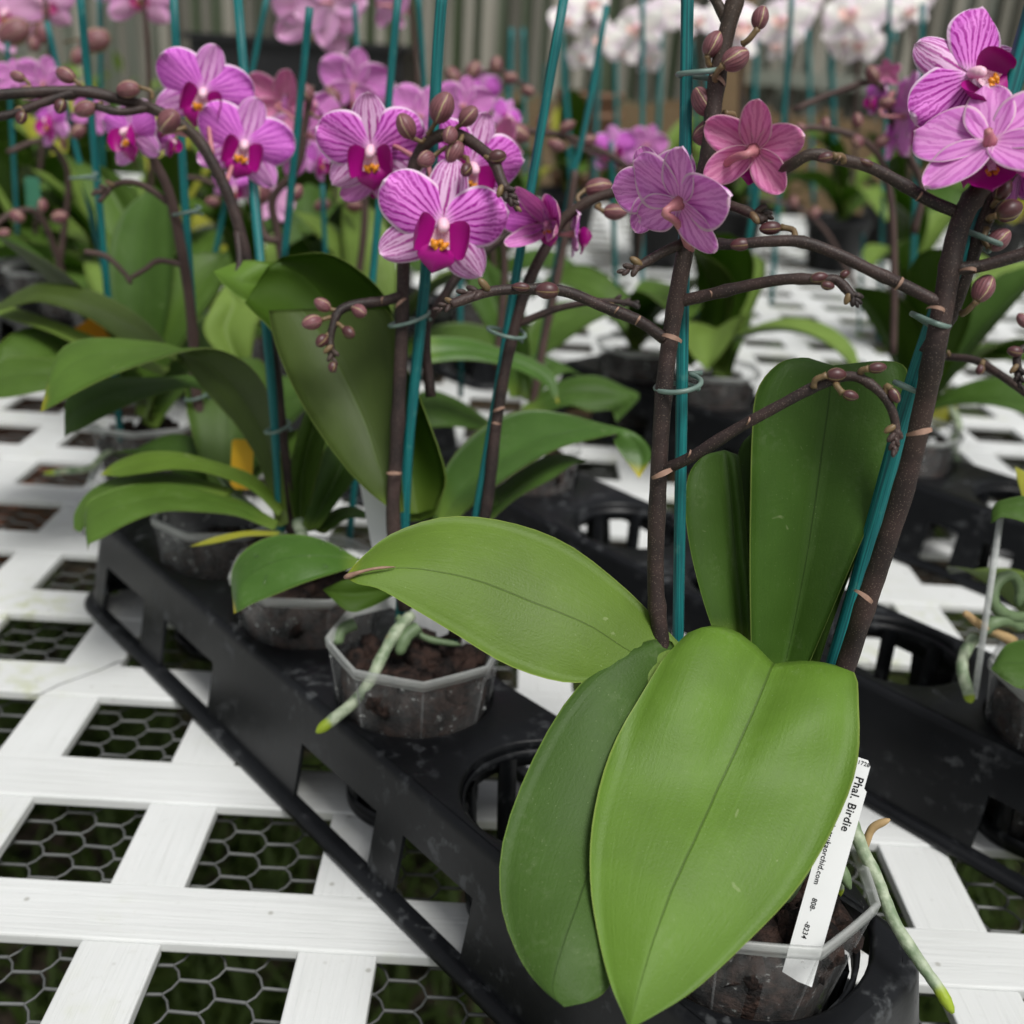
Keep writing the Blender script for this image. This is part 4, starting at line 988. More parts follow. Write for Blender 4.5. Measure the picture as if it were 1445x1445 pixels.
clip(578, 452, .505, 29, 'pale wire clip below the lowest striped flower', 12, depth=.009); clip(714, 470, .513, 27, 'pale wire clip at the middle of the leaning centre stake', -18, depth=.009)
dm = MB(); rg = random.Random(9)
for i in range(26):
    u, v = rg.random(), rg.random(); x = lerp(372, 470, v)+rg.uniform(-12, 12); y = lerp(768, 822, u)-14*(v-.5); t = lerp(.522, .504, u)
    dm.ell(P(x, y, t-.0035), (rg.uniform(.0006, .0016),)*2+(.0007,), CO-P(x, y, t), 8, 6)
part('water_droplets', dm, ['droplet'], p2)
tagstick(P(519, 650, .555), P(546, 790, .56), .0125, 'blank white label standing behind the olive leaf in the centre', notch=False)

# ================================================================== LEFT PLANT
pot(A4, 'clear pot in shade behind the wet drooping leaf', r=.041, h=.090, seed=5)
p3 = thing('orchid_plant', 'left orchid with broad leaves arching out over the lattice', 'orchid', A4+Vector((0, 0, .075)), 'potted orchids')
leaf(p3, [[(390, 742, .585), (398, 742, .585), (406, 738, .58)], [(368, 660, .60), (385, 662, .595), (396, 650, .58)], [(334, 602, .605), (366, 610, .60), (389, 585, .58)], [(296, 560, .605), (334, 556, .60), (363, 528, .58)],
          [(258, 512, .60), (292, 516, .598), (320, 497, .578)], [(243, 489, .605), (252, 494, .592), (270, 494, .575)], [(180, 479, .60), (176, 496, .582), (176, 523, .563)], [(119, 479, .592), (119, 508, .575), (118, 549, .558)], [(80, 502, .582), (82, 536, .568), (82, 569, .557)], (57, 582, .56)],
     'leaf_left', 'under', 'under', bulge=.04, nl=34)
leaf(p3, [[(385, 640, .61), (383, 646, .61), (380, 655, .60)], [(330, 552, .62), (326, 562, .615), (320, 580, .61)], [(285, 531, .62), (280, 537, .615), (275, 547, .61)], [(215, 532, .62), (210, 544, .61), (202, 563, .60)], [(160, 532, .615), (156, 554, .605), (147, 588, .595)], [(115, 542, .61), (116, 573, .60), (113, 606, .592)], [(93, 563, .605), (97, 587, .60), (99, 611, .595)], (91, 617, .598)],
     'leaf_dark', bulge=.04, nl=28)
leaf(p3, [[(400, 715, .585), (398, 722, .58), (392, 728, .578)], [(360, 672, .60), (358, 682, .59), (352, 690, .585)], [(300, 650, .61), (298, 660, .60), (296, 668, .59)], [(250, 638, .612), (250, 650, .60), (248, 662, .59)], [(205, 638, .61), (203, 652, .60), (200, 668, .59)], [(165, 651, .605), (166, 662, .60), (170, 672, .595)], (141, 670, .60)], 'leaf_mid', bulge=.05, nl=26)
leaf(p3, [[(392, 735, .575), (390, 742, .572), (385, 748, .57)], [(340, 706, .59), (338, 718, .58), (335, 728, .57)], [(285, 690, .60), (283, 705, .585), (280, 722, .57)], [(235, 681, .60), (232, 702, .582), (228, 722, .568)], [(190, 683, .598), (186, 710, .578), (182, 738, .565)], [(150, 694, .592), (148, 722, .575), (146, 758, .562)], [(120, 715, .585), (122, 742, .57), (126, 768, .562)], (124, 777, .563)], 'leaf_left', bulge=.05, nl=28)
leaf(p3, [[(330, 690, .60), (325, 696, .597), (318, 700, .592)], [(250, 668, .61), (245, 676, .605), (240, 684, .60)], [(180, 670, .61), (175, 690, .60), (180, 700, .595)], [(130, 690, .61), (125, 712, .60), (130, 730, .595)], [(106, 722, .605), (108, 738, .60), (114, 750, .597)], (104, 746, .6)], 'leaf_left', bulge=.05)
leaf(p3, [[(395, 750, .57), (392, 754, .568), (388, 756, .567)], [(350, 749, .565), (348, 753, .562), (346, 757, .56)], [(305, 757, .56), (304, 762, .558), (304, 766, .556)], (268, 771, .556)], 'leaf_yellowing', 'leaf_yellowing')
leaf(p3, [[(418, 745, .585), (424, 748, .59), (432, 745, .585)], [(408, 690, .585), (424, 690, .60), (442, 690, .59)], [(414, 640, .59), (432, 640, .605), (455, 640, .595)], [(424, 600, .60), (442, 600, .61), (460, 605, .60)], (436, 566, .61)], 'leaf_far', 'under_glow')
leaf(p3, [[(425, 745, .58), (436, 748, .582), (450, 745, .58)], [(438, 700, .59), (460, 705, .60), (482, 700, .59)], [(452, 655, .60), (482, 660, .61), (505, 670, .60)], [(470, 620, .61), (500, 628, .615), (522, 645, .61)], (530, 605, .62)], 'leaf_dark', 'under')
leaf(p3, [[(440, 745, .59), (450, 750, .588), (460, 752, .585)], [(470, 720, .60), (482, 724, .597), (490, 732, .592)], [(500, 715, .605), (510, 722, .602), (512, 732, .60)], (540, 735, .605)], 'leaf_dark')
sp = Spike(p3)
sp.stem([(425, 800, .60), (408, 720, .592), (396, 600, .58), (385, 500, .572), (370, 430, .566), (352, 385, .562), (337, 320, .556), (320, 270, .552), (300, 230, .548), (278, 195, .545), (245, 168, .54), (205, 150, .536), (160, 138, .53), (110, 129, .524), (50, 130, .518), (-20, 135, .512)], .0034, .0024, 10, 10)
sp.stem([(162, 138, .53), (120, 128, .525), (60, 145, .519), (20, 160, .516), (-20, 168, .513)], .0024, .0018, 2)
sp.stem([(210, 152, .536), (170, 158, .53), (135, 150, .527)], .0022, .0018, 1)
sp.stem([(340, 345, .558), (335, 330, .555), (338, 370, .552), (330, 395, .55)], .002, .0016, 2)
for a in [(93, 106, 30, 150, 110, 125), (181, 126, 34, 190, 215, 140), (120, 154, 32, 200, 140, 150), (40, 130, 26, 180, 60, 132), (100, 131, 26, 10, 90, 130), (25, 108, 22, 160, 40, 128)]:
    sp.bud(a[0], a[1], .527, a[2], a[3], (a[4], a[5], .529), 'bud', 1.)
sp.bud(238, 171, .525, 42, 30, (262, 180, .54), 'bud', 1., 40); sp.bud(30, 166, .516, 20, 250, (20, 158, .516), 'bud_dark'); sp.bud(85, 150, .521, 22, 250, None, 'bud_dark')
flower(p3, 286, 132, 132, .552, -2, 10, -14, 'violet', (300, 225, .549), sp.mb)
flower(p3, 344, 206, 132, .560, 0, 8, -15, 'violet', (318, 262, .552), sp.mb)
flower(p3, 184, 188, 108, .58, -50, 4, 14, 'violet', (262, 185, .543), sp.mb)
flower(p3, 240, 200, 60, .59, 60, 10, 0, 'rose', (265, 190, .543), sp.mb)
sp.build()
roots(p3, [(420, 735, .585), (428, 760, .58), (440, 790, .575)], .0035, 'root', .003)
roots(p3, [(405, 760, .59), (360, 720, .60), (325, 690, .61), (300, 655, .615)], .0022, 'root_green', .0018)
stake([(405, 830, .60), (397, 755, .593), (388, 600, .578), (370, 400, .56), (357, 255, .575), (334, -20, .57)], .0025, 'teal stake rising behind the lower of the two left violet flowers')
clip(392, 605, .575, 17, 'pale wire clip beside the tall folded leaf on the left stake', 8, depth=.008)
clip(352, 385, .56, 24, 'pale wire clip just left of the folded leaf top', 14, depth=.008)
tagstick(P(343, 620, .62), P(340, 690, .63), .012, 'yellow plant label behind the arching dark leaf', 'tag_yellow', notch=False)

# ================================================================== BACK-LEFT PLANT OF THE FRONT TRAY
pot(A5, 'clear empty-looking pot at the far end of the front tray under arching leaves', r=.041, h=.090, seed=6, fill=.7)
p5 = thing('orchid_plant', 'orchid at the far end of the front tray with a thin dark spike', 'orchid', A5+Vector((0, 0, .07)), 'potted orchids')
for i, (az, L, wd, ri, dr, m) in enumerate([(100, .12, .05, 70, 80, 'leaf_far'), (60, .12, .05, 65, 90, 'leaf_dark'), (150, .10, .045, 40, 90, 'leaf_dark'), (20, .1, .045, 55, 100, 'leaf_far')]):
    gleaf(p5, A5+Vector((0, .01, .085)), az, L, wd, ri, dr, m, 'under', i)
sp = Spike(p5, True)
sp.stem([(300, 690, .68), (278, 560, .668), (272, 470, .655), (264, 400, .645), (250, 320, .632), (238, 270, .625), (222, 235, .62), (205, 205, .61)], .0034, .0026, 6)
sp.stem([(243, 290, .63), (210, 266, .625), (185, 257, .62), (160, 262, .618), (140, 285, .616)], .0020, .0014, 3)
sp.stem([(264, 375, .64), (225, 368, .637), (205, 380, .635), (185, 392, .633)], .0018, .0013, 2)
sp.stem([(120, 355, .66), (150, 362, .66), (175, 385, .66), (185, 400, .66)], .0018, .0014, 2)
tips(sp.mb, 160, 262, .615, 200, 6, .0022, 31, 30)
sp.build()
stake([(290, 700, .70), (283, 600, .685), (262, 300, .64), (244, -20, .60)], .0024, 'thin teal stake left of the two violet flowers')
clip(263, 300, .632, 20, 'pale wire clip under the left violet flowers', 6, depth=.008); clip(278, 560, .67, 16, 'blurred wire clip behind the arching dark leaf', 6, depth=.008)

# ================================================================== GENERIC POTTED PLANTS BEHIND
def template(seed, n=6, top=('leaf_far',), L=(.11, .17), wd=(.045, .06), erect=.4):
    rnd = random.Random(seed); t = thing('orchid_plant', 'x', 'orchid', (0, 0, 0)); a0 = rnd.uniform(0, 360)
    for i in range(n):
        e = rnd.random() < erect
        gleaf(t, (rnd.uniform(-.006, .006), rnd.uniform(-.006, .006), .0+.004*i), a0+i*(180+rnd.uniform(-28, 28))+(i//2)*18, rnd.uniform(*L), rnd.uniform(*wd),
              rnd.uniform(68, 84) if e else rnd.uniform(32, 58), rnd.uniform(30, 70) if e else rnd.uniform(70, 115), rnd.choice(top), rnd.choice(['under', 'under_glow']), seed*10+i, 14, rnd.uniform(.1, .3), rnd.uniform(-30, 30))
    return t
TPL = [template(s, n, tp, erect=e) for s, n, tp, e in [(1, 6, ('leaf_far', 'leaf_far', 'leaf_dark'), .4), (2, 7, ('leaf_far', 'leaf_lime'), .6), (3, 6, ('leaf_dark', 'leaf_far'), .2), (4, 6, ('leaf_lime', 'leaf_far', 'leaf_yellowing'), .5)]]
used = set()
def plant(k, loc, rz, label, sc=1., group='leafy orchids in the rows behind'):
    o = TPL[k]; 
    if k in used:
        r = o.copy(); COL.objects.link(r)
        for ch in o.children:
            c = ch.copy(); COL.objects.link(c); c.parent = r
        o = r
    used.add(k); o.location = loc; o.rotation_euler = (0, 0, math.radians(rz)); o.scale = (sc,)*3
    return tag(o, label, 'orchid', group)
PT0 = []
def potcopy(c, label, group='clear plastic pots', src=None):
    src = src or PT0[0]; r = src.copy(); COL.objects.link(r); r.location = c
    for ch in src.children:
        q = ch.copy(); COL.objects.link(q); q.parent = r
    r.rotation_euler = (0, 0, random.uniform(0, 1.5)); return tag(r, label, 'pot', group)

# plants in tray row two (behind centre) and others, each with its pot
def potted(n, s, k, rz, pl, ol, sc=1., src=None, z=0.):
    c = NS(n, s, z)
    if not PT0: PT0.append(pot(c, pl, r=.041, h=.091, seed=12))
    else: potcopy(c, pl, src=src)
    return plant(k, c+Vector((0, 0, .082)), rz, ol, sc)
p4c = NS(.5185, -.560)
PT0.append(pot(p4c, 'clear pot half hidden by the large wet right-hand leaf', r=.041, h=.091, seed=12))
p4 = thing('orchid_plant', 'orchid behind the centre with wet leaves bending to the right', 'orchid', p4c+Vector((0, 0, .075)), 'potted orchids')
leaf(p4, [[(700, 600, .82), (705, 606, .81), (710, 612, .80)], [(640, 560, .80), (640, 580, .79), (640, 602, .78)], [(590, 555, .79), (590, 575, .78), (590, 606, .775)], (540, 620, .77)], 'leaf_dark', bulge=.06)
leaf(p4, [[(592, 474, .74), (592, 500, .735), (592, 514, .73)], [(655, 477, .75), (655, 495, .742), (655, 508, .738)], [(702, 490, .755), (708, 505, .75), (714, 516, .745)], [(752, 507, .76), (750, 520, .755), (752, 532, .75)], [(783, 532, .76), (776, 540, .757), (772, 546, .755)], (788, 570, .755)], 'leaf_wet', bulge=.06)
leaf(p4, [[(735, 575, .81), (745, 585, .805), (752, 592, .80)], [(790, 538, .81), (795, 556, .80), (800, 572, .79)], [(840, 530, .81), (838, 552, .80), (832, 580, .79)], [(880, 546, .81), (878, 558, .80), (862, 578, .795)], [(902, 560, .81), (894, 566, .805), (866, 584, .80)], (870, 596, .80)], 'leaf_dark', bulge=.08)
leaf(p4, [[(735, 560, .83), (745, 565, .83), (755, 570, .83)], [(742, 510, .84), (760, 525, .84), (775, 540, .83)], [(765, 500, .85), (785, 510, .845), (800, 525, .84)], (822, 530, .845)], 'leaf_dark')
leaf(p4, [[(720, 560, .83), (735, 560, .84), (750, 560, .83)], [(690, 470, .83), (715, 470, .845), (745, 470, .83)], [(660, 410, .84), (690, 405, .85), (730, 410, .84)], (680, 360, .86)], 'leaf_dark', 'under_glow')
sp = Spike(p4, True)
sp.stem([(745, 610, .815), (768, 480, .80), (785, 400, .79), (800, 320, .78), (812, 240, .77)], .003, .0024, 5)
sp.stem([(900, 250, .84), (870, 225, .83), (830, 205, .82), (790, 190, .81), (750, 185, .80), (715, 178, .79)], .0028, .0022, 4)
for a in [(720, 188, 40, 200), (785, 205, 28, 160), (800, 178, 24, 30), (830, 198, 24, 10), (765, 172, 24, 90)]: sp.bud(a[0], a[1], .80, a[2], a[3], (a[0]+12, a[1]-6, .805), 'bud', .85)
sp.build()
stake([(750, 640, .83), (752, 560, .82), (800, 290, .785), (825, 180, .77), (856, 8, .75)], .0021, 'thin teal stake with its tip just left of the white flowers')
clip(742, 395, .80, 20, 'blurred wire clip right of the striped flowers', -10, depth=.008)

rows = [  # n, s, template, rz, pot label, plant label
 (.5185, -.158, 3, 200, 'clear pot with curling roots at the right edge of the tray', 'orchid at right edge with small round leaves and curling roots'),
 (.805, -.72, 2, 40, 'clear pot at the far left end of the third tray', 'low leafy orchid in the left pot of the third tray'),
 (.805, -.62, 1, 100, 'clear pot with yellow tags right of the upright stake', 'orchid with yellow tags behind the upright stake'),
 (.805, -.42, 0, 160, 'grey clear pot with a root hanging down behind the right spike', 'orchid behind the right spike with one yellowing leaf'),
 (.31, -.745, 0, 10, 'pot with loose silver roots at the left behind the front tray', 'dark leafed orchid with loose silver roots at left'),
 (.43, -1.10, 1, 60, 'second pot from the front in the left rear tray', 'orchid with lime leaves second in the left rear tray'),
 (.43, -1.20, 2, 120, 'middle pot of the left rear tray', 'orchid with broad dark leaves in the middle of the left rear tray'),
 (.43, -1.30, 1, 170, 'fourth pot of the left rear tray', 'orchid with upright leaves fourth in the left rear tray'),
 (.43, -1.40, 0, 220, 'last pot of the left rear tray', 'orchid at the far end of the left rear tray'),
 (.5185, -.76, 1, 30, 'first pot of the tray behind the folded leaf', 'orchid with pale upright leaf left of the folded leaf'),
 (.5185, -.86, 0, 250, 'second pot of the tray behind the folded leaf', 'leafy orchid second in the tray behind the folded leaf'),
 (.5185, -.96, 1, 90, 'third pot of the tray behind the folded leaf', 'orchid with tall lime leaves under the left violet flowers'),
 (.5185, -1.06, 2, 10, 'fourth pot of the tray behind the folded leaf', 'dark orchid fourth in the tray behind the folded leaf'),
 (.5185, -1.16, 3, 300, 'last pot of the tray behind the folded leaf', 'yellowish orchid last in the tray behind the folded leaf'),
 (.812, -.97, 0, 200, 'first pot of the tray far behind the centre stakes', 'orchid first in the tray far behind the centre stakes'),
 (.812, -1.17, 2, 50, 'third pot of the tray far behind the centre stakes', 'orchid third in the tray far behind the centre stakes'),
 (.812, -1.27, 1, 20, 'fourth pot of the tray far behind the centre stakes', 'orchid fourth in the tray far behind the centre stakes'),
 (1.40, -.78, 1, 75, 'clear pot alone on the white lattice at right', 'orchid with pale upright leaves alone on the white lattice at right'),
]
potcopy(NS(.812, -.18), 'clear pot just outside the right edge in the third row')
made = {}
for r in rows: made[r[4]] = potted(r[0], r[1], r[2], r[3], r[4], r[5], .72 if r[4].startswith('clear pot with curl') else 1.)
# hand placed leaves seen at the left and right margins
gl = made['dark leafed orchid with loose silver roots at left'] if False else None
pL = thing('orchid_plant', 'orchid at the left edge with long arching grey green leaf', 'orchid', G(262, 560, .06), 'potted orchids')
leaf(pL, [[(262, 520, .70), (258, 512, .70), (250, 506, .69)], [(206, 453, .71), (196, 462, .70), (184, 486, .69)], [(137, 412, .715), (132, 430, .70), (120, 446, .695)], [(69, 399, .715), (66, 416, .70), (60, 426, .695)], [(28, 410, .71), (26, 424, .70), (24, 430, .695)], (-25, 446, .70)], 'leaf_far', 'under', 'under', bulge=-.03, nl=28)
leaf(pL, [[(240, 520, .72), (235, 524, .715), (230, 530, .71)], [(130, 474, .72), (120, 482, .715), (115, 488, .71)], [(69, 450, .72), (66, 458, .715), (64, 466, .71)], [(0, 428, .72), (0, 436, .715), (0, 446, .71)], (-40, 425, .72)], 'leaf_lime', bulge=.04)
leaf(pL, [[(150, 520, .70), (150, 526, .70), (150, 534, .69)], [(62, 506, .70), (60, 528, .69), (58, 552, .68)], [(0, 508, .70), (0, 535, .69), (0, 562, .68)], (-60, 560, .69)], 'leaf_far', bulge=.06)
leaf(pL, [[(330, 520, .74), (340, 520, .75), (352, 520, .74)], [(288, 470, .745), (318, 465, .76), (360, 465, .75)], [(300, 430, .76), (330, 425, .77), (365, 440, .76)], (318, 402, .775)], 'leaf_lime', bulge=.06)
leaf(pL, [[(250, 490, .85), (262, 492, .86), (276, 490, .85)], [(150, 330, .86), (190, 330, .875), (225, 330, .86)], [(110, 250, .87), (140, 245, .88), (170, 250, .87)], (90, 215, .885)], 'leaf_far', bulge=.05)
leaf(pL, [[(222, 500, .88), (240, 500, .89), (262, 500, .88)], [(150, 330, .89), (170, 310, .90), (205, 320, .89)], (150, 265, .91)], 'leaf_lime', 'under_glow', bulge=.05)
pR = thing('orchid_plant', 'small orchid at the right edge with dark oval leaves, curling roots and a stick', 'orchid', NS(.53, -.165, .085), 'potted orchids')
leaf(pR, [[(1500, 740, .50), (1500, 752, .50), (1500, 765, .495)], [(1460, 702, .50), (1450, 716, .495), (1448, 738, .49)], [(1420, 704, .50), (1416, 716, .495), (1416, 730, .492)], [(1402, 714, .50), (1402, 724, .496), (1404, 736, .493)], (1398, 738, .495)], 'leaf_dark', bulge=.06)
leaf(pR, [[(1520, 900, .50), (1520, 930, .49), (1520, 960, .48)], [(1450, 902, .50), (1450, 935, .485), (1450, 972, .475)], [(1418, 912, .495), (1416, 936, .483), (1424, 964, .477)], (1398, 944, .483)], 'leaf_dark', bulge=.06)
roots(pR, [(1450, 870, .53), (1428, 870, .525), (1405, 856, .522), (1402, 835, .522), (1415, 815, .524), (1432, 815, .526), (1440, 835, .528), (1436, 856, .528)], .0028, 'root_green', .0026)
roots(pR, [(1430, 905, .53), (1400, 890, .525), (1380, 880, .52), (1366, 868, .518), (1358, 866, .518)], .0026, 'root_dry', .0016)
roots(pR, [(1375, 900, .535), (1362, 920, .53), (1358, 945, .525), (1366, 975, .522), (1370, 992, .52)], .0030, 'root', .0026)
roots(pR, [(1440, 885, .53), (1420, 876, .525), (1400, 880, .523), (1385, 895, .525)], .0032, 'root_green', .003)
mb = MB(); mb.tube([P(1375, 985, .525), P(1412, 730, .50)], .0016, 7); solo('plant_stake', mb, ['frost'], 'clear beaded plastic stick in the right edge pot', 'stake', loc=P(1375, 985, .525))
pD = made['grey clear pot with a root hanging down behind the right spike'] if False else None
pE = thing('orchid_plant', 'drooping branch tips and flat leaf of an orchid outside the right edge', 'orchid', NS(.812, -.18, .085), 'potted orchids')
leaf(pE, [[(1610, 590, .84), (1612, 600, .835), (1614, 610, .83)], [(1560, 516, .90), (1560, 528, .89), (1560, 540, .88)], [(1480, 488, .92), (1480, 497, .91), (1480, 506, .90)], [(1420, 482, .92), (1420, 494, .91), (1420, 508, .90)], [(1370, 490, .92), (1370, 498, .91), (1370, 508, .905)], (1336, 502, .91)], 'leaf_far', bulge=.05)
leaf(pE, [[(1640, 600, .84), (1645, 604, .84), (1650, 608, .84)], [(1590, 430, .95), (1590, 450, .94), (1590, 474, .93)], [(1500, 380, 1.02), (1500, 400, 1.01), (1500, 425, 1.0)], [(1440, 368, 1.03), (1440, 388, 1.02), (1440, 410, 1.01)], [(1390, 382, 1.03), (1390, 396, 1.02), (1390, 412, 1.01)], (1350, 412, 1.02)], 'leaf_lime', bulge=.05)
sp = Spike(pR)
sp.stem([(1330, 503, .52), (1375, 508, .51), (1410, 528, .50), (1450, 556, .49), (1490, 590, .487), (1520, 700, .50), (1528, 900, .53)], .0018, .0022, 3)
sp.stem([(1528, 900, .53), (1530, 700, .497), (1510, 540, .47), (1480, 490, .46), (1450, 490, .458), (1436, 500, .457), (1436, 522, .457), (1440, 540, .458)], .0020, .0016, 2)
sp.bud(1383, 522, .50, 16, 250, (1386, 514, .505), 'bud_dark'); sp.bud(1432, 496, .455, 22, 170, None, 'bud_dark'); sp.bud(1444, 452, .46, 24, 130, (1470, 460, .46), 'bud')
tips(sp.mb, 1436, 515, .455, -80, 6, .0017, 51, 34); tips(sp.mb, 1340, 503, .515, 170, 4, .0012, 52, 14)
sp.build()
roots(pE, [(1338, 572, .93), (1352, 600, .92), (1344, 630, .915), (1352, 655, .91), (1375, 685, .90)], .0040, 'root', .0035)
leaf(pE, [[(1340, 600, .93), (1330, 604, .93), (1322, 606, .93)], [(1352, 580, .93), (1332, 590, .925), (1315, 598, .92)], [(1338, 562, .93), (1322, 575, .925), (1308, 590, .92)], (1302, 572, .93)], 'leaf_yellowing', bulge=.05)
# roots over the edge at the far left
pq = made[rows[4][4]]
for k, pts in enumerate([[(176, 636, .80), (150, 640, .78), (128, 660, .76), (100, 664, .75), (62, 668, .745)], [(165, 640, .80), (140, 606, .80), (128, 604, .79), (112, 600, .79)], [(140, 655, .78), (128, 680, .77), (150, 690, .76)]]):
    ps = cr([PT(q) for q in pts], 20); mb = MB(); mb.tube(ps, [.0024]*18+[.0018, .0008], 8)
    im = (Matrix.Translation(pq.location) @ Matrix.Rotation(pq.rotation_euler.z, 4, 'Z')).inverted()
    mb.v = [im @ v for v in mb.v]; link('aerial_root', mb.mesh('aerial_root', ['root' if k == 0 else 'frost']), pq)

# black nursery pots and foliage at the far side of the bench
def black_pot(c, label, r=.06, h=.10, src=None):
    if src is None:
        t = thing('nursery_pot', label, 'pot', c, 'black nursery pots'); mb = MB(); K = 28; pr2 = [(r*.74, 0), (r*.96, h*.84), (r*1.03, h*.84), (r*1.05, h), (r*.99, h), (r*.97, h*.86)]
        vs = [Vector(c)+Vector((q*math.cos(2*PI*k/K), q*math.sin(2*PI*k/K), z)) for q, z in pr2 for k in range(K)]
        mb.add(vs, [(i*K+k, i*K+(k+1) % K, (i+1)*K+(k+1) % K, (i+1)*K+k) for i in range(len(pr2)-1) for k in range(K)]+[tuple(range(K))[::-1]])
        part('pot_wall', mb, ['black_plastic'], t)
        mb = MB(); mb.add([Vector(c)+Vector((r*.97*math.cos(2*PI*k/K), r*.97*math.sin(2*PI*k/K), h*.88)) for k in range(K)], [tuple(range(K))]); part('potting_mix', mb, ['bark'], t)
        return t
    return potcopy(c, label, 'black nursery pots', src)
far = [(-1.15, 2.05, 'leftmost'), (-.98, 2.2, 'second'), (-.80, 2.0, 'third'), (-.62, 2.25, 'fourth'), (-.45, 2.1, 'fifth'), (-.27, 2.3, 'sixth'), (-.08, 2.15, 'seventh'), (.10, 2.28, 'eighth'), (.26, 2.05, 'ninth'), (.42, 2.2, 'tenth'),
       (.60, 2.12, 'eleventh'), (.76, 2.3, 'twelfth'), (.93, 2.2, 'thirteenth'), (1.10, 2.32, 'fourteenth'), (1.27, 2.2, 'fifteenth'), (1.45, 2.35, 'rightmost')]
b0 = None
for i, (x, y, wd) in enumerate(far):
    q = black_pot(Vector((x, y, 0)), f'black nursery pot, {wd} from left in the back row of the bench', src=b0)
    b0 = b0 or q
    plant([1, 0, 3, 1, 2][i % 5], Vector((x, y, .09)), i*77, f'blurred leafy orchid, {wd} from left in the back row of the bench', 1.25, 'orchids in the back row')
mid = [(-.95, 1.62, 'leftmost'), (-.78, 1.72, 'second'), (-.60, 1.55, 'third'), (-.44, 1.68, 'fourth'), (-.28, 1.5, 'fifth'), (-.62, 1.32, 'frontmost'), (-.80, 1.40, 'front left'), (-.42, 1.36, 'front right')]
for i, (x, y, wd) in enumerate(mid):
    potcopy(Vector((x, y, 0)), f'clear pot, {wd} of the group behind the left trays')
    plant([0, 1, 3, 1, 0][i % 5], Vector((x, y, .08)), 30+i*101, f'blurred leafy orchid, {wd} of the group behind the left trays', 1.15, 'orchids behind the left trays')

# tags and small coloured things among the leaves
tagstick(P(116, 456, .74), P(150, 500, .76), .020, 'orange plant label above the long left leaf', 'tag_orange', notch=False)
tagstick(P(172, 405, .80), P(196, 460, .82), .014, 'white label with an orange end among the left leaves', 'tag_white', notch=False)
tagstick(P(247, 415, .84), P(238, 470, .86), .010, 'tiny yellow label behind the thin dark spike', 'tag_yellow', notch=False)
tagstick(P(1022, 475, 1.03), P(1020, 510, 1.05), .020, 'yellow tag in the pot right of the upright stake', 'tag_yellow', notch=False)
tagstick(P(1000, 482, 1.02), P(1002, 510, 1.04), .012, 'small yellow tag beside the larger yellow tag', 'tag_yellow', notch=False)
tagstick(P(45, 250, .95), P(48, 300, .97), .012, 'green label with orange tip at the far left', 'green_plastic', notch=False)
tagstick(P(1058, 50+300, 1.6), P(1060, 420, 1.7), .016, 'clear white strip hanging among far leaves at right', 'frost', notch=False)

# ------------------------------------------------------------------ blurred stakes
def bstake(x0, y0, x1, y1, t0, t1, r, label): return stake([(x0, y0, t0), (lerp(x0, x1, .5), lerp(y0, y1, .5), lerp(t0, t1, .5)), (x1, y1, t1)], r, label)
for a in [(400, 372, 437, 10, .66, .60, .0022, 'teal stake with free tip in front of the rear pink flowers'), (492, 770, 563, -20, .70, .60, .0022, 'teal stake passing behind the upper striped flower'),
          (173, 650, 112, -20, .80, .66, .0025, 'teal stake crossing the left buds, third from the left edge'), (158, 430, 66, 30, .92, .84, .0024, 'blurred teal stake leaning left with its tip by the pink buds'),
          (285, 450, 378, -10, .95, .86, .0022, 'teal stake leaning right behind the upper violet flower'), (520, 330, 500, 5, .95, .9, .0022, 'blurred teal stake left of centre behind the striped petals'),
          (612, 330, 590, -10, .9, .82, .0022, 'blurred teal stake tilting left behind the centre stake'), (146, 300, 140, -10, 1.2, 1.1, .0025, 'pale blurred stake near the pink bud'),
          (650, 560, 648, 120, 1.0, .92, .0024, 'blurred teal stake right behind the centre stake'), (905, 470, 907, -10, 1.35, 1.25, .0028, 'blurred stake below the pale flowers left of the upright stake'),
          (1088, 430, 1118, -10, 1.35, 1.2, .0030, 'blurred stake between the rose flower and the white flowers'), (985, 480, 1000, 100, 1.05, .95, .003, 'blurred stake behind the left thick spike'),
          (1240, 480, 1256, -10, 1.52, 1.35, .0028, 'blurred stake left of the right violet flowers'), (1284, 500, 1302, 5, 1.46, 1.3, .0034, 'thick blurred stake behind the right violet flowers'),
          (1212, 470, 1218, 330, 1.55, 1.5, .002, 'short blurred stake beside the pale upright leaf'), (870, 440, 862, 200, 1.13, 1.05, .0026, 'blurred stake in the left pot of the third tray'),
          (1030, 490, 1080, 200, 1.05, .98, .0028, 'blurred stake in the pot with yellow tags'), (470, 640, 455, 260, .95, .85, .0020, 'dim stake behind the folded leaf'), (25, 330, 10, 60, .98, .9, .002, 'dim stake at the far left edge'),
          (810, 300, 790, 20, 1.7, 1.6, .004, 'distant stake under the white flowers'), (1178, 200, 1170, 40, 1.9, 1.8, .005, 'distant stake beside the right white flowers'), (1262, 60, 1265, -10, 1.9, 1.9, .004, 'distant stake among the right white flowers'),
          (985, 200, 975, 60, 1.9, 1.8, .004, 'distant stake just right of the upright stake'), (760, 240, 770, 90, 1.8, 1.7, .003, 'distant stake behind the leaning centre stake')]:
    bstake(*a)
for i, (x0, x1, t) in enumerate([(712, 722, 1.9), (742, 738, 2.2), (838, 846, 2.0), (872, 868, 2.3), (925, 934, 2.1), (1010, 1002, 2.2), (1060, 1068, 2.0), (1148, 1140, 2.3)]):
    bstake(x0, 290, x1, 40, t, t-.08, .0045, 'distant dark teal stake, %s from left in the row under the white flowers' % ['first', 'second', 'third', 'fourth', 'fifth', 'sixth', 'seventh', 'eighth'][i])
clip(118, 250, .70, 18, 'blurred wire clip on the third stake from the left', 0, depth=.008)
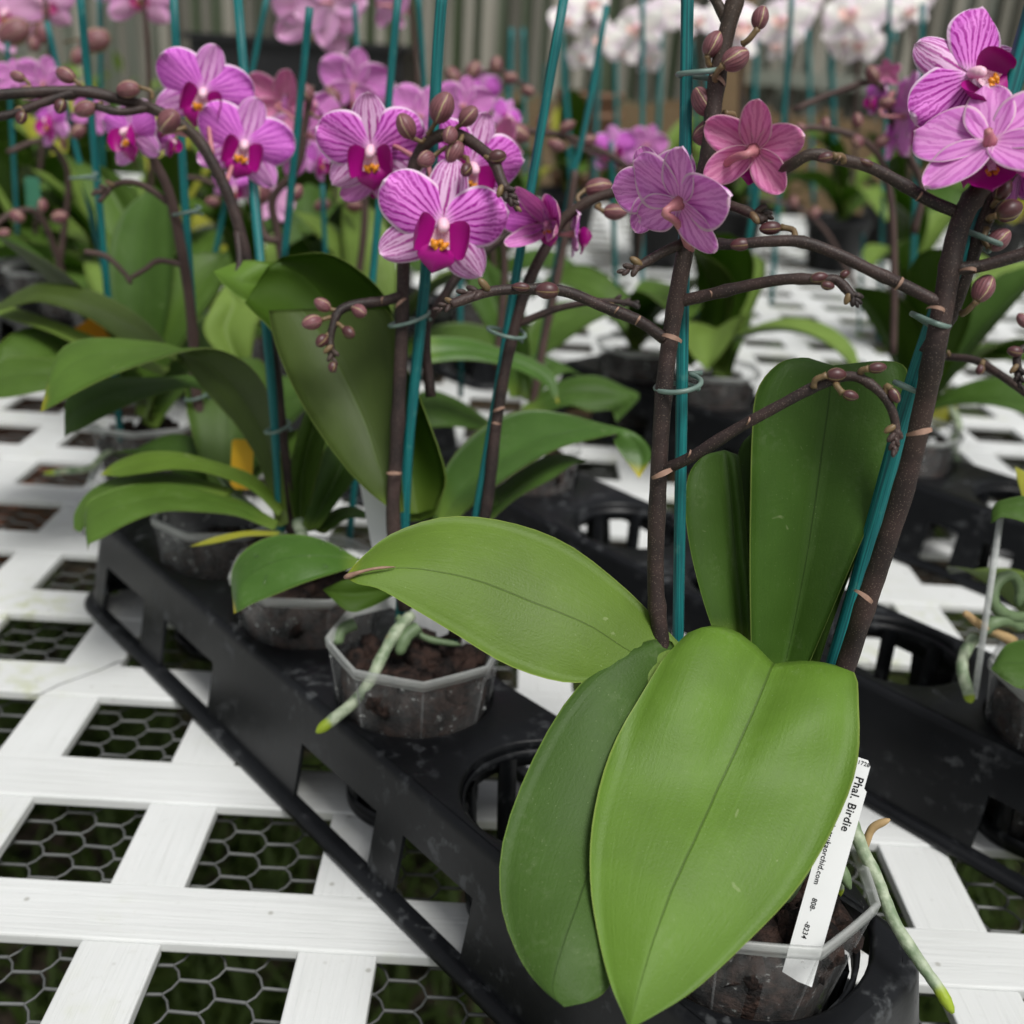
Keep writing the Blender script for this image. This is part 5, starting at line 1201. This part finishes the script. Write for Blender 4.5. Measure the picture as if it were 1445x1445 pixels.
# ------------------------------------------------------------------ blurred flowering spikes further back
def spray(label, base, stems, flowers_, buds=(), cat='orchid', group='flowering orchids in the background', r=.0028):
    c = PT(base); t = thing('orchid_plant', label, cat, c, group); s = Spike(t, True)
    for st in stems: s.stem(st, r, r*.75, 4, 8)
    for b in buds: s.bud(*b)
    for f in flowers_: flower(t, *f[:8], f[8] if len(f) > 8 else None, s.mb)
    s.build(); return t
spray('rear-facing pink orchid spray behind the left violet flowers', (405, 420, .74), [[(405, 420, .74), (392, 330, .73), (385, 280, .72), (420, 235, .71), (430, 180, .70), (440, 120, .69)], [(395, 340, .73), (372, 330, .73), (360, 260, .735)]],
      [(398, 148, 100, .72, 165, -5, 20, 'rose', (430, 185, .70)), (430, 190, 120, .735, 200, -8, -30, 'violet', (428, 190, .70)), (444, 180, 90, .75, 110, 0, 10, 'violet', (432, 170, .70)), (450, 228, 60, .72, 60, 0, -20, 'violet')],
      [(480, 170, .70, 40, 0, (440, 160, .69)), (368, 268, .735, 40, 90, (366, 300, .73)), (418, 272, .70, 26, 60, None), (432, 130, .69, 30, 120, None)])
spray('pink orchid spray behind the upper striped flower', (505, 400, .86), [[(505, 400, .86), (515, 300, .84), (505, 200, .82), (470, 140, .80), (440, 138, .79)]],
      [(500, 120, 100, .83, 175, -10, 10, 'violet', (500, 180, .82)), (530, 150, 80, .86, 150, 0, -20, 'violet', (500, 180, .82)), (590, 165, 90, .80, 190, 0, 30, 'violet', (520, 200, .82))],
      [(470, 135, .80, 30, 120, None)])
spray('violet orchid spray behind the brown bud cluster', (700, 520, .80), [[(700, 520, .80), (712, 380, .78), (700, 280, .76), (680, 200, .75), (660, 150, .74)]],
      [(706, 210, 90, .70, 150, 0, -30, 'rose', (690, 230, .755)), (655, 150, 80, .74, 170, 0, 10, 'violet', (670, 180, .75)), (715, 165, 50, .80, 40, 0, -30, 'violet')], [(728, 188, .73, 40, -20, (690, 200, .75))])
spray('two small violet flowers blurred left of the near rear-facing flower', (900, 380, 1.15), [[(900, 380, 1.15), (905, 300, 1.12), (890, 260, 1.1), (850, 225, 1.08), (800, 200, 1.07)]],
      [(866, 212, 66, 1.08, -10, 5, 5, 'violet', (880, 250, 1.1)), (914, 205, 56, 1.1, 170, 0, 20, 'violet', (895, 250, 1.1)), (925, 220, 40, 1.15, 120, 0, 0, 'rose')])
spray('side-facing violet orchid behind the right striped flower', (1260, 500, .80), [[(1260, 500, .80), (1262, 400, .79), (1258, 290, .78), (1240, 220, .77), (1200, 190, .76), (1140, 180, .76), (1100, 195, .76)], [(1290, 330, .80), (1300, 260, .79), (1262, 180, .78), (1240, 118, .77), (1180, 130, .77), (1120, 155, .77)]],
      [(1282, 165, 120, .76, 110, 10, 20, 'violet', (1260, 130, .77)), (1270, 195, 70, .79, 60, 10, 10, 'violet'), (1236, 140, 56, .78, -60, 0, 0, 'violet', (1240, 118, .77)), (1252, 105, 40, .80, 170, 0, 0, 'rose')],
      [(1232, 105, .76, 28, 120, None), (1252, 145, .76, 24, 0, None), (1210, 170, .76, 22, 100, None), (1210, 200, .76, 20, -60, None), (1165, 175, .76, 20, 90, None), (1245, 200, .77, 22, 20, None), (1130, 180, .76, 16, 150, None)])
spray('small violet orchid blurred at the far left edge', (75, 420, .92), [[(75, 420, .92), (90, 330, .90), (95, 240, .88), (60, 200, .86), (10, 215, .85)], [(100, 420, .9), (60, 310, .86), (20, 300, .84), (-20, 330, .83)]],
      [(62, 118, 76, .84, 175, -10, 10, 'violet', (90, 210, .88)), (72, 172, 76, .84, -60, 0, 20, 'violet', (90, 210, .88)), (130, 160, 60, .86, 150, 0, 20, 'violet'), (20, 110, 50, .86, 170, 0, 0, 'violet')],
      [(84, 306, .84, 24, 10, None), (24, 305, .84, 24, 150, None), (60, 290, .84, 20, 90, None), (48, 62, .9, 22, 100, None), (5, 330, .83, 20, 200, None), (110, 185, .8, 24, 40, None)])
spray('small pink orchid low between the violet flowers and the stake', (345, 430, .95), [[(345, 430, .95), (340, 340, .93), (330, 280, .92), (290, 255, .91), (260, 250, .90)]],
      [(330, 266, 56, .90, 10, 30, 0, 'rose', (335, 300, .92)), (385, 290, 60, 1.0, 170, 0, 0, 'pink')], [(300, 285, .92, 22, 180, None), (500, 290, .9, 24, 0, None), (455, 290, .92, 26, 200, None)])
spray('brown bud spray blurred behind the centre stakes', (700, 430, 1.1), [[(700, 430, 1.1), (690, 300, 1.06), (665, 180, 1.02), (640, 120, 1.0), (700, 100, 1.0), (740, 120, 1.0)]], [(680, 130, 60, 1.05, -30, 0, 0, 'violet')],
      [(640, 108, 1.0, 30, 120, None), (668, 100, 1.0, 30, 60, None), (700, 92, 1.0, 26, 80, None), (720, 110, 1.0, 22, 10, None), (745, 128, 1.0, 20, -20, None)])
spray('low brown budding spray above the bench at far right', (1150, 420, 1.3), [[(1215, 430, 1.3), (1190, 370, 1.28), (1160, 320, 1.26), (1120, 290, 1.25), (1070, 280, 1.25)]], [], [(1120, 285, 1.25, 18, 90, None), (1150, 300, 1.25, 18, 40, None)])
# large pale pink moth orchids hanging into the top edge
PK = 'pale pink orchids at the top edge'
spray('pale pink moth orchid cut by the top edge at left', (215, 330, 1.15), [[(215, 330, 1.15), (212, 200, 1.1), (208, 60, 1.05), (195, -60, 1.02)]], [(196, -4, 96, 1.05, 0, 8, 2, 'pink', (208, 40, 1.06)), (160, -30, 80, 1.1, -20, 5, 10, 'pink')], [], 'orchid', PK)
spray('pale pink moth orchids at the top left corner with rounded buds', (50, 330, 1.1), [[(50, 330, 1.1), (60, 200, 1.05), (70, 80, 1.02), (60, -40, 1.)]], [(10, 20, 96, 1.0, -30, 10, 0, 'pink', (60, 60, 1.02)), (62, 6, 90, 1.08, 20, 10, 10, 'pink', (62, 20, 1.02)), (-5, 50, 60, 1.05, 170, 0, 0, 'pink')],
      [(134, 58, 1.0, 46, 200, (90, 60, 1.02)), (20, 46, .98, 50, 210, (60, 40, 1.02)), (60, 46, 1.0, 34, 250, None), (110, 80, 1.02, 26, 250, None), (48, 64, 1., 20, 250, None)], 'orchid', PK)
spray('two pale pink moth orchids hanging in front of the black crates', (470, 330, 1.2), [[(470, 330, 1.2), (478, 160, 1.12), (480, 20, 1.05), (470, -60, 1.02)]], [(445, 22, 120, 1.05, 165, -12, 10, 'pink', (478, 30, 1.06)), (470, 5, 110, 1.02, 150, 0, -40, 'pink', (478, 10, 1.06)), (430, 0, 70, 1.1, -30, 0, 0, 'pink')], [], 'orchid', PK)
spray('single pale pink moth orchid at the top edge right of the crates', (590, 330, 1.2), [[(590, 330, 1.2), (592, 160, 1.12), (580, 20, 1.08), (560, -60, 1.05)]], [(556, 8, 84, 1.08, 120, 0, 0, 'pink', (580, 20, 1.08))], [], 'orchid', PK)
for i, (lb, fl) in enumerate([('white moth orchids left of the upright stake, nearer the leaning stake', [(832, 6, 80), (850, 58, 70), (800, 30, 60), (822, 80, 50)]), ('white moth orchids just left of the upright stake', [(902, 40, 90), (935, 20, 70), (880, 70, 56), (915, 85, 50)]),
                              ('white moth orchids between the thick spike and the rose flower', [(1040, 38, 110), (1020, 70, 70), (985, 30, 60)]), ('white moth orchids above the rose flower', [(1106, 30, 90), (1130, 0, 70), (1100, 66, 56)]),
                              ('large white moth orchids left of the right striped flower', [(1204, 22, 110), (1216, 66, 70), (1190, 60, 60), (1240, 0, 60)]), ('small white moth orchid nearest the right striped flower', [(1282, 16, 66), (1270, -10, 60), (1300, 0, 50)])]):
    x0 = fl[0][0]; rr = random.Random(i)
    spray(lb, (x0, 260, 1.9), [[(x0, 260, 1.9), (x0+6, 120, 1.75), (x0+4, 20, 1.65), (x0-15, -60, 1.6)]],
          [(x, y, s*.86, 1.6+.03*k, rr.uniform(-45, 45), rr.uniform(-38, -12), rr.uniform(-15, 15), 'white', (x0+4, 20, 1.65)) for k, (x, y, s) in enumerate(fl)], [], 'orchid', 'white moth orchids far behind', .004)

# ================================================================== FAR BACKDROP
wall_y = 5.2
t = thing('shade_house_wall', 'grey slatted wall of the shade house along the back', 'wall', (0, wall_y, GZ))
mb = MB(); mb.box((0, wall_y+.05, GZ+1.7), (16, .03, 3.4)); part('cladding', mb, ['screen'], t, False)
mb = MB()
rg = random.Random(8)
for i in range(150): mb.box((-7+i*.095+rg.uniform(-.012, .012), wall_y+.01, GZ+1.7), (rg.uniform(.03, .062), .03, 3.4))
sl = part('slats', mb, ['slat_grey'], t, False)
mb = MB()
mb.box((2.6, wall_y-.04, .30), (3.4, .05, .06)); mb.box((-.2, wall_y-.04, .12), (2.0, .04, .10))
part('rails', mb, ['screen'], t, False)
mb = MB(); rg = random.Random(3)
for i in range(95):
    x = .0+i*.042; mb.box((x-.4, wall_y-.22+rg.uniform(-.01, .01), -.35+rg.uniform(-.02, .02)), (.036, .02, 1.05))
solo('picket_fence', mb, ['wood'], 'weathered brown picket fence below the white flowers', 'fence', smooth=False)
for i, (x, w_) in enumerate([(-.9, .09), (.85, .10), (2.5, .09)]):
    mb = MB(); mb.box((x, wall_y-.30, GZ+1.7), (w_, w_, 3.4)); bevel(solo('wall_post', mb, ['wood'], ['brown post left of the black crates', 'brown post behind the white flowers', 'brown post at the far right behind the striped flower'][i], 'post', 'timber posts', False), .006)
cr0 = None
def crate(x, y, z, wd, label):
    global cr0
    if cr0 is None:
        cr0 = thing('stacked_crate', label, 'crate', (0, 0, 0), 'stacked black crates'); mb = MB()
        mb.box((0, 0, .008), (.56, .36, .016))
        for sx, sy, dx, dy in ((0, .175, .56, .012), (0, -.175, .56, .012), (.275, 0, .012, .338), (-.275, 0, .012, .338)): mb.box((sx, sy, .066), (dx, dy, .10))
        part('crate_body', mb, ['black_plastic'], cr0, False)
        mb = MB()
        for sx, sy, dx, dy in ((0, .18, .59, .03), (0, -.18, .59, .03), (.28, 0, .03, .33), (-.28, 0, .03, .33)): mb.box((sx, sy, .124), (dx, dy, .016))
        part('crate_rim', mb, ['black_plastic'], cr0, False); o = cr0
    else:
        o = cr0.copy(); COL.objects.link(o)
        for ch in cr0.children:
            c = ch.copy(); COL.objects.link(c); c.parent = o
    o.location = (x, y, z); o.rotation_euler = (0, 0, wd); tag(o, label, 'crate', 'stacked black crates')
names = ['bottom', 'second', 'third', 'fourth', 'fifth', 'sixth', 'topmost']
for si, (sx, sn) in enumerate([(-.60, 'left'), (-.02, 'right')]):
    for k in range(7 if si == 0 else 4): crate(sx, 3.3, -.60+k*.135, .03*((k*7+si) % 3-1), f'black crate, {names[k]} of the {sn} stack behind the pink orchids')
crate(-.4, 3.75, -.62, .1, 'black crate on its own behind the two stacks')
tb = thing('stacking_table', 'low grey table carrying the black crates', 'table', (-.4, 3.4, GZ)); mb = MB(); mb.box((-.4, 3.4, -.64), (1.5, .9, .03)); part('table_top', mb, ['grey_cloth'], tb, False)
for x in (-1.1, .3):
    for y in (3.0, 3.8):
        mb = MB(); mb.box((x, y, (GZ-.655)/2), (.05, .05, -.655-GZ)); part('leg', mb, ['grey_cloth'], tb, False)
st = thing('pot_stack', 'tall stack of nested brown pots behind the leaning stake', 'pot stack', G(795, 200, -.3) if False else (.17, 3.1, -.55)); mb = MB()
for k in range(16):
    K = 24; z = -.55+k*.05; vs = [Vector((.17+q*math.cos(2*PI*j/K), 3.1+q*math.sin(2*PI*j/K), z+dz)) for q, dz in ((.075, 0), (.085, .045), (.092, .046), (.092, .06), (.08, .06)) for j in range(K)]
    mb.add(vs, [(i*K+j, i*K+(j+1) % K, (i+1)*K+(j+1) % K, (i+1)*K+j) for i in range(4) for j in range(K)])
part('nested_pots', mb, ['brown_pot'], st)
mb = MB(); mb.box((.35, 3.15, -.57), (1.1, .6, .04)); mb.box((-.1, 3.15, -.69), (.06, .5, .20)); mb.box((.8, 3.15, -.69), (.06, .5, .20)); solo('plank_bench', mb, ['wood'], 'low plank bench under the brown pot stack', 'bench', smooth=False)
def bucket(x, y, z, r, h, m, label):
    mb = MB(); K = 28; pr2 = [(r*.8, 0), (r, h), (r*1.06, h), (r*1.06, h*.93), (r*1.0, h*.92)]; pr2 = [(r*.8, 0), (r*.98, h*.9), (r*1.06, h*.9), (r*1.06, h), (r*.97, h), (r*.78, .01)]
    vs = [Vector((x+q*math.cos(2*PI*j/K), y+q*math.sin(2*PI*j/K), z+dz)) for q, dz in pr2 for j in range(K)]
    mb.add(vs, [(i*K+j, i*K+(j+1) % K, (i+1)*K+(j+1) % K, (i+1)*K+j) for i in range(5) for j in range(K)]+[tuple(range(K))[::-1]])
    return solo('bucket', mb, [m], label, 'bucket', loc=(x, y, z))
bucket(.09, 2.92, -.02+.0, .09, .16, 'white_paint', 'white bucket blurred behind the brown buds') if False else None
# second bench behind with leafy plants, and distant greenery
bb = thing('rear_bench', 'rear growing bench of grey boards with plants behind the lattice bench', 'bench', (.7, 3.15, GZ)); mb = MB()
for k in range(6): mb.box((1.5, 2.86+k*.11, -.12), (2.2, .095, .025))
part('boards', mb, ['wood'], bb, False)
for x in (.5, 2.5):
    for y in (2.9, 3.38):
        mb = MB(); mb.box((x, y, (GZ-.134)/2), (.06, .06, -.134-GZ)); part('leg', mb, ['wood'], bb, False)
for i in range(9):
    x = .5+i*.25; y = 2.95+.3*(i % 2); wd = ['leftmost', 'second', 'third', 'fourth', 'fifth', 'sixth', 'seventh', 'eighth', 'rightmost'][i]
    black_pot(Vector((x, y, -.105)), f'black nursery pot, {wd} from left on the rear bench', src=b0)
    plant([1, 3, 0, 2][i % 4], Vector((x, y, -.015)), i*61, f'blurred leafy orchid, {wd} from left on the rear bench', 1.4, 'orchids on the rear bench')
pl0 = None
for i, (x, y, h_) in enumerate([(-2.6, 4.0, 1.0), (-1.9, 4.3, .95), (-1.35, 4.1, .85), (.4, 4.5, .55), (1.3, 4.4, .5), (2.2, 4.5, .5)]):
    tt = thing('shrub', ['leafy shrub at far left', 'second leafy shrub from left by the wall', 'leafy shrub left of the crate stacks', 'low shrub behind the brown pots', 'low shrub before the picket fence', 'low shrub at the right end of the fence'][i], 'shrub', (x, y, GZ), 'shrubs along the wall')
    rr = random.Random(i+60); mb = MB(); ms = MB()
    for k in range(5): ms.tube(cr([(x, y, GZ), (x+rr.uniform(-.1, .1), y+rr.uniform(-.1, .1), GZ+h_*.5), (x+rr.uniform(-.3, .3), y+rr.uniform(-.2, .2), GZ+h_)], 6), .010, 6)
    part('branches', ms, ['wood'], tt)
    for k in range(420):
        c = Vector((x+rr.gauss(0, .2), y+rr.gauss(0, .17), GZ+h_*rr.uniform(.1, 1.05))); d = Vector((rr.uniform(-1, 1), rr.uniform(-1, 1), rr.uniform(-.4, .8))).normalized(); s2 = d.orthogonal().normalized(); L_ = rr.uniform(.06, .13)
        mb.add([c, c+d*L_*.5+s2*L_*.22, c+d*L_, c+d*L_*.5-s2*L_*.22], [(0, 1, 2, 3)], 0, [(.3, 0), (.8, .5), (.5, 1), (.2, .5)])
    part('foliage', mb, [['leaf_far', 'leaf_lime', 'leaf_dark'][i % 3]], tt, False)
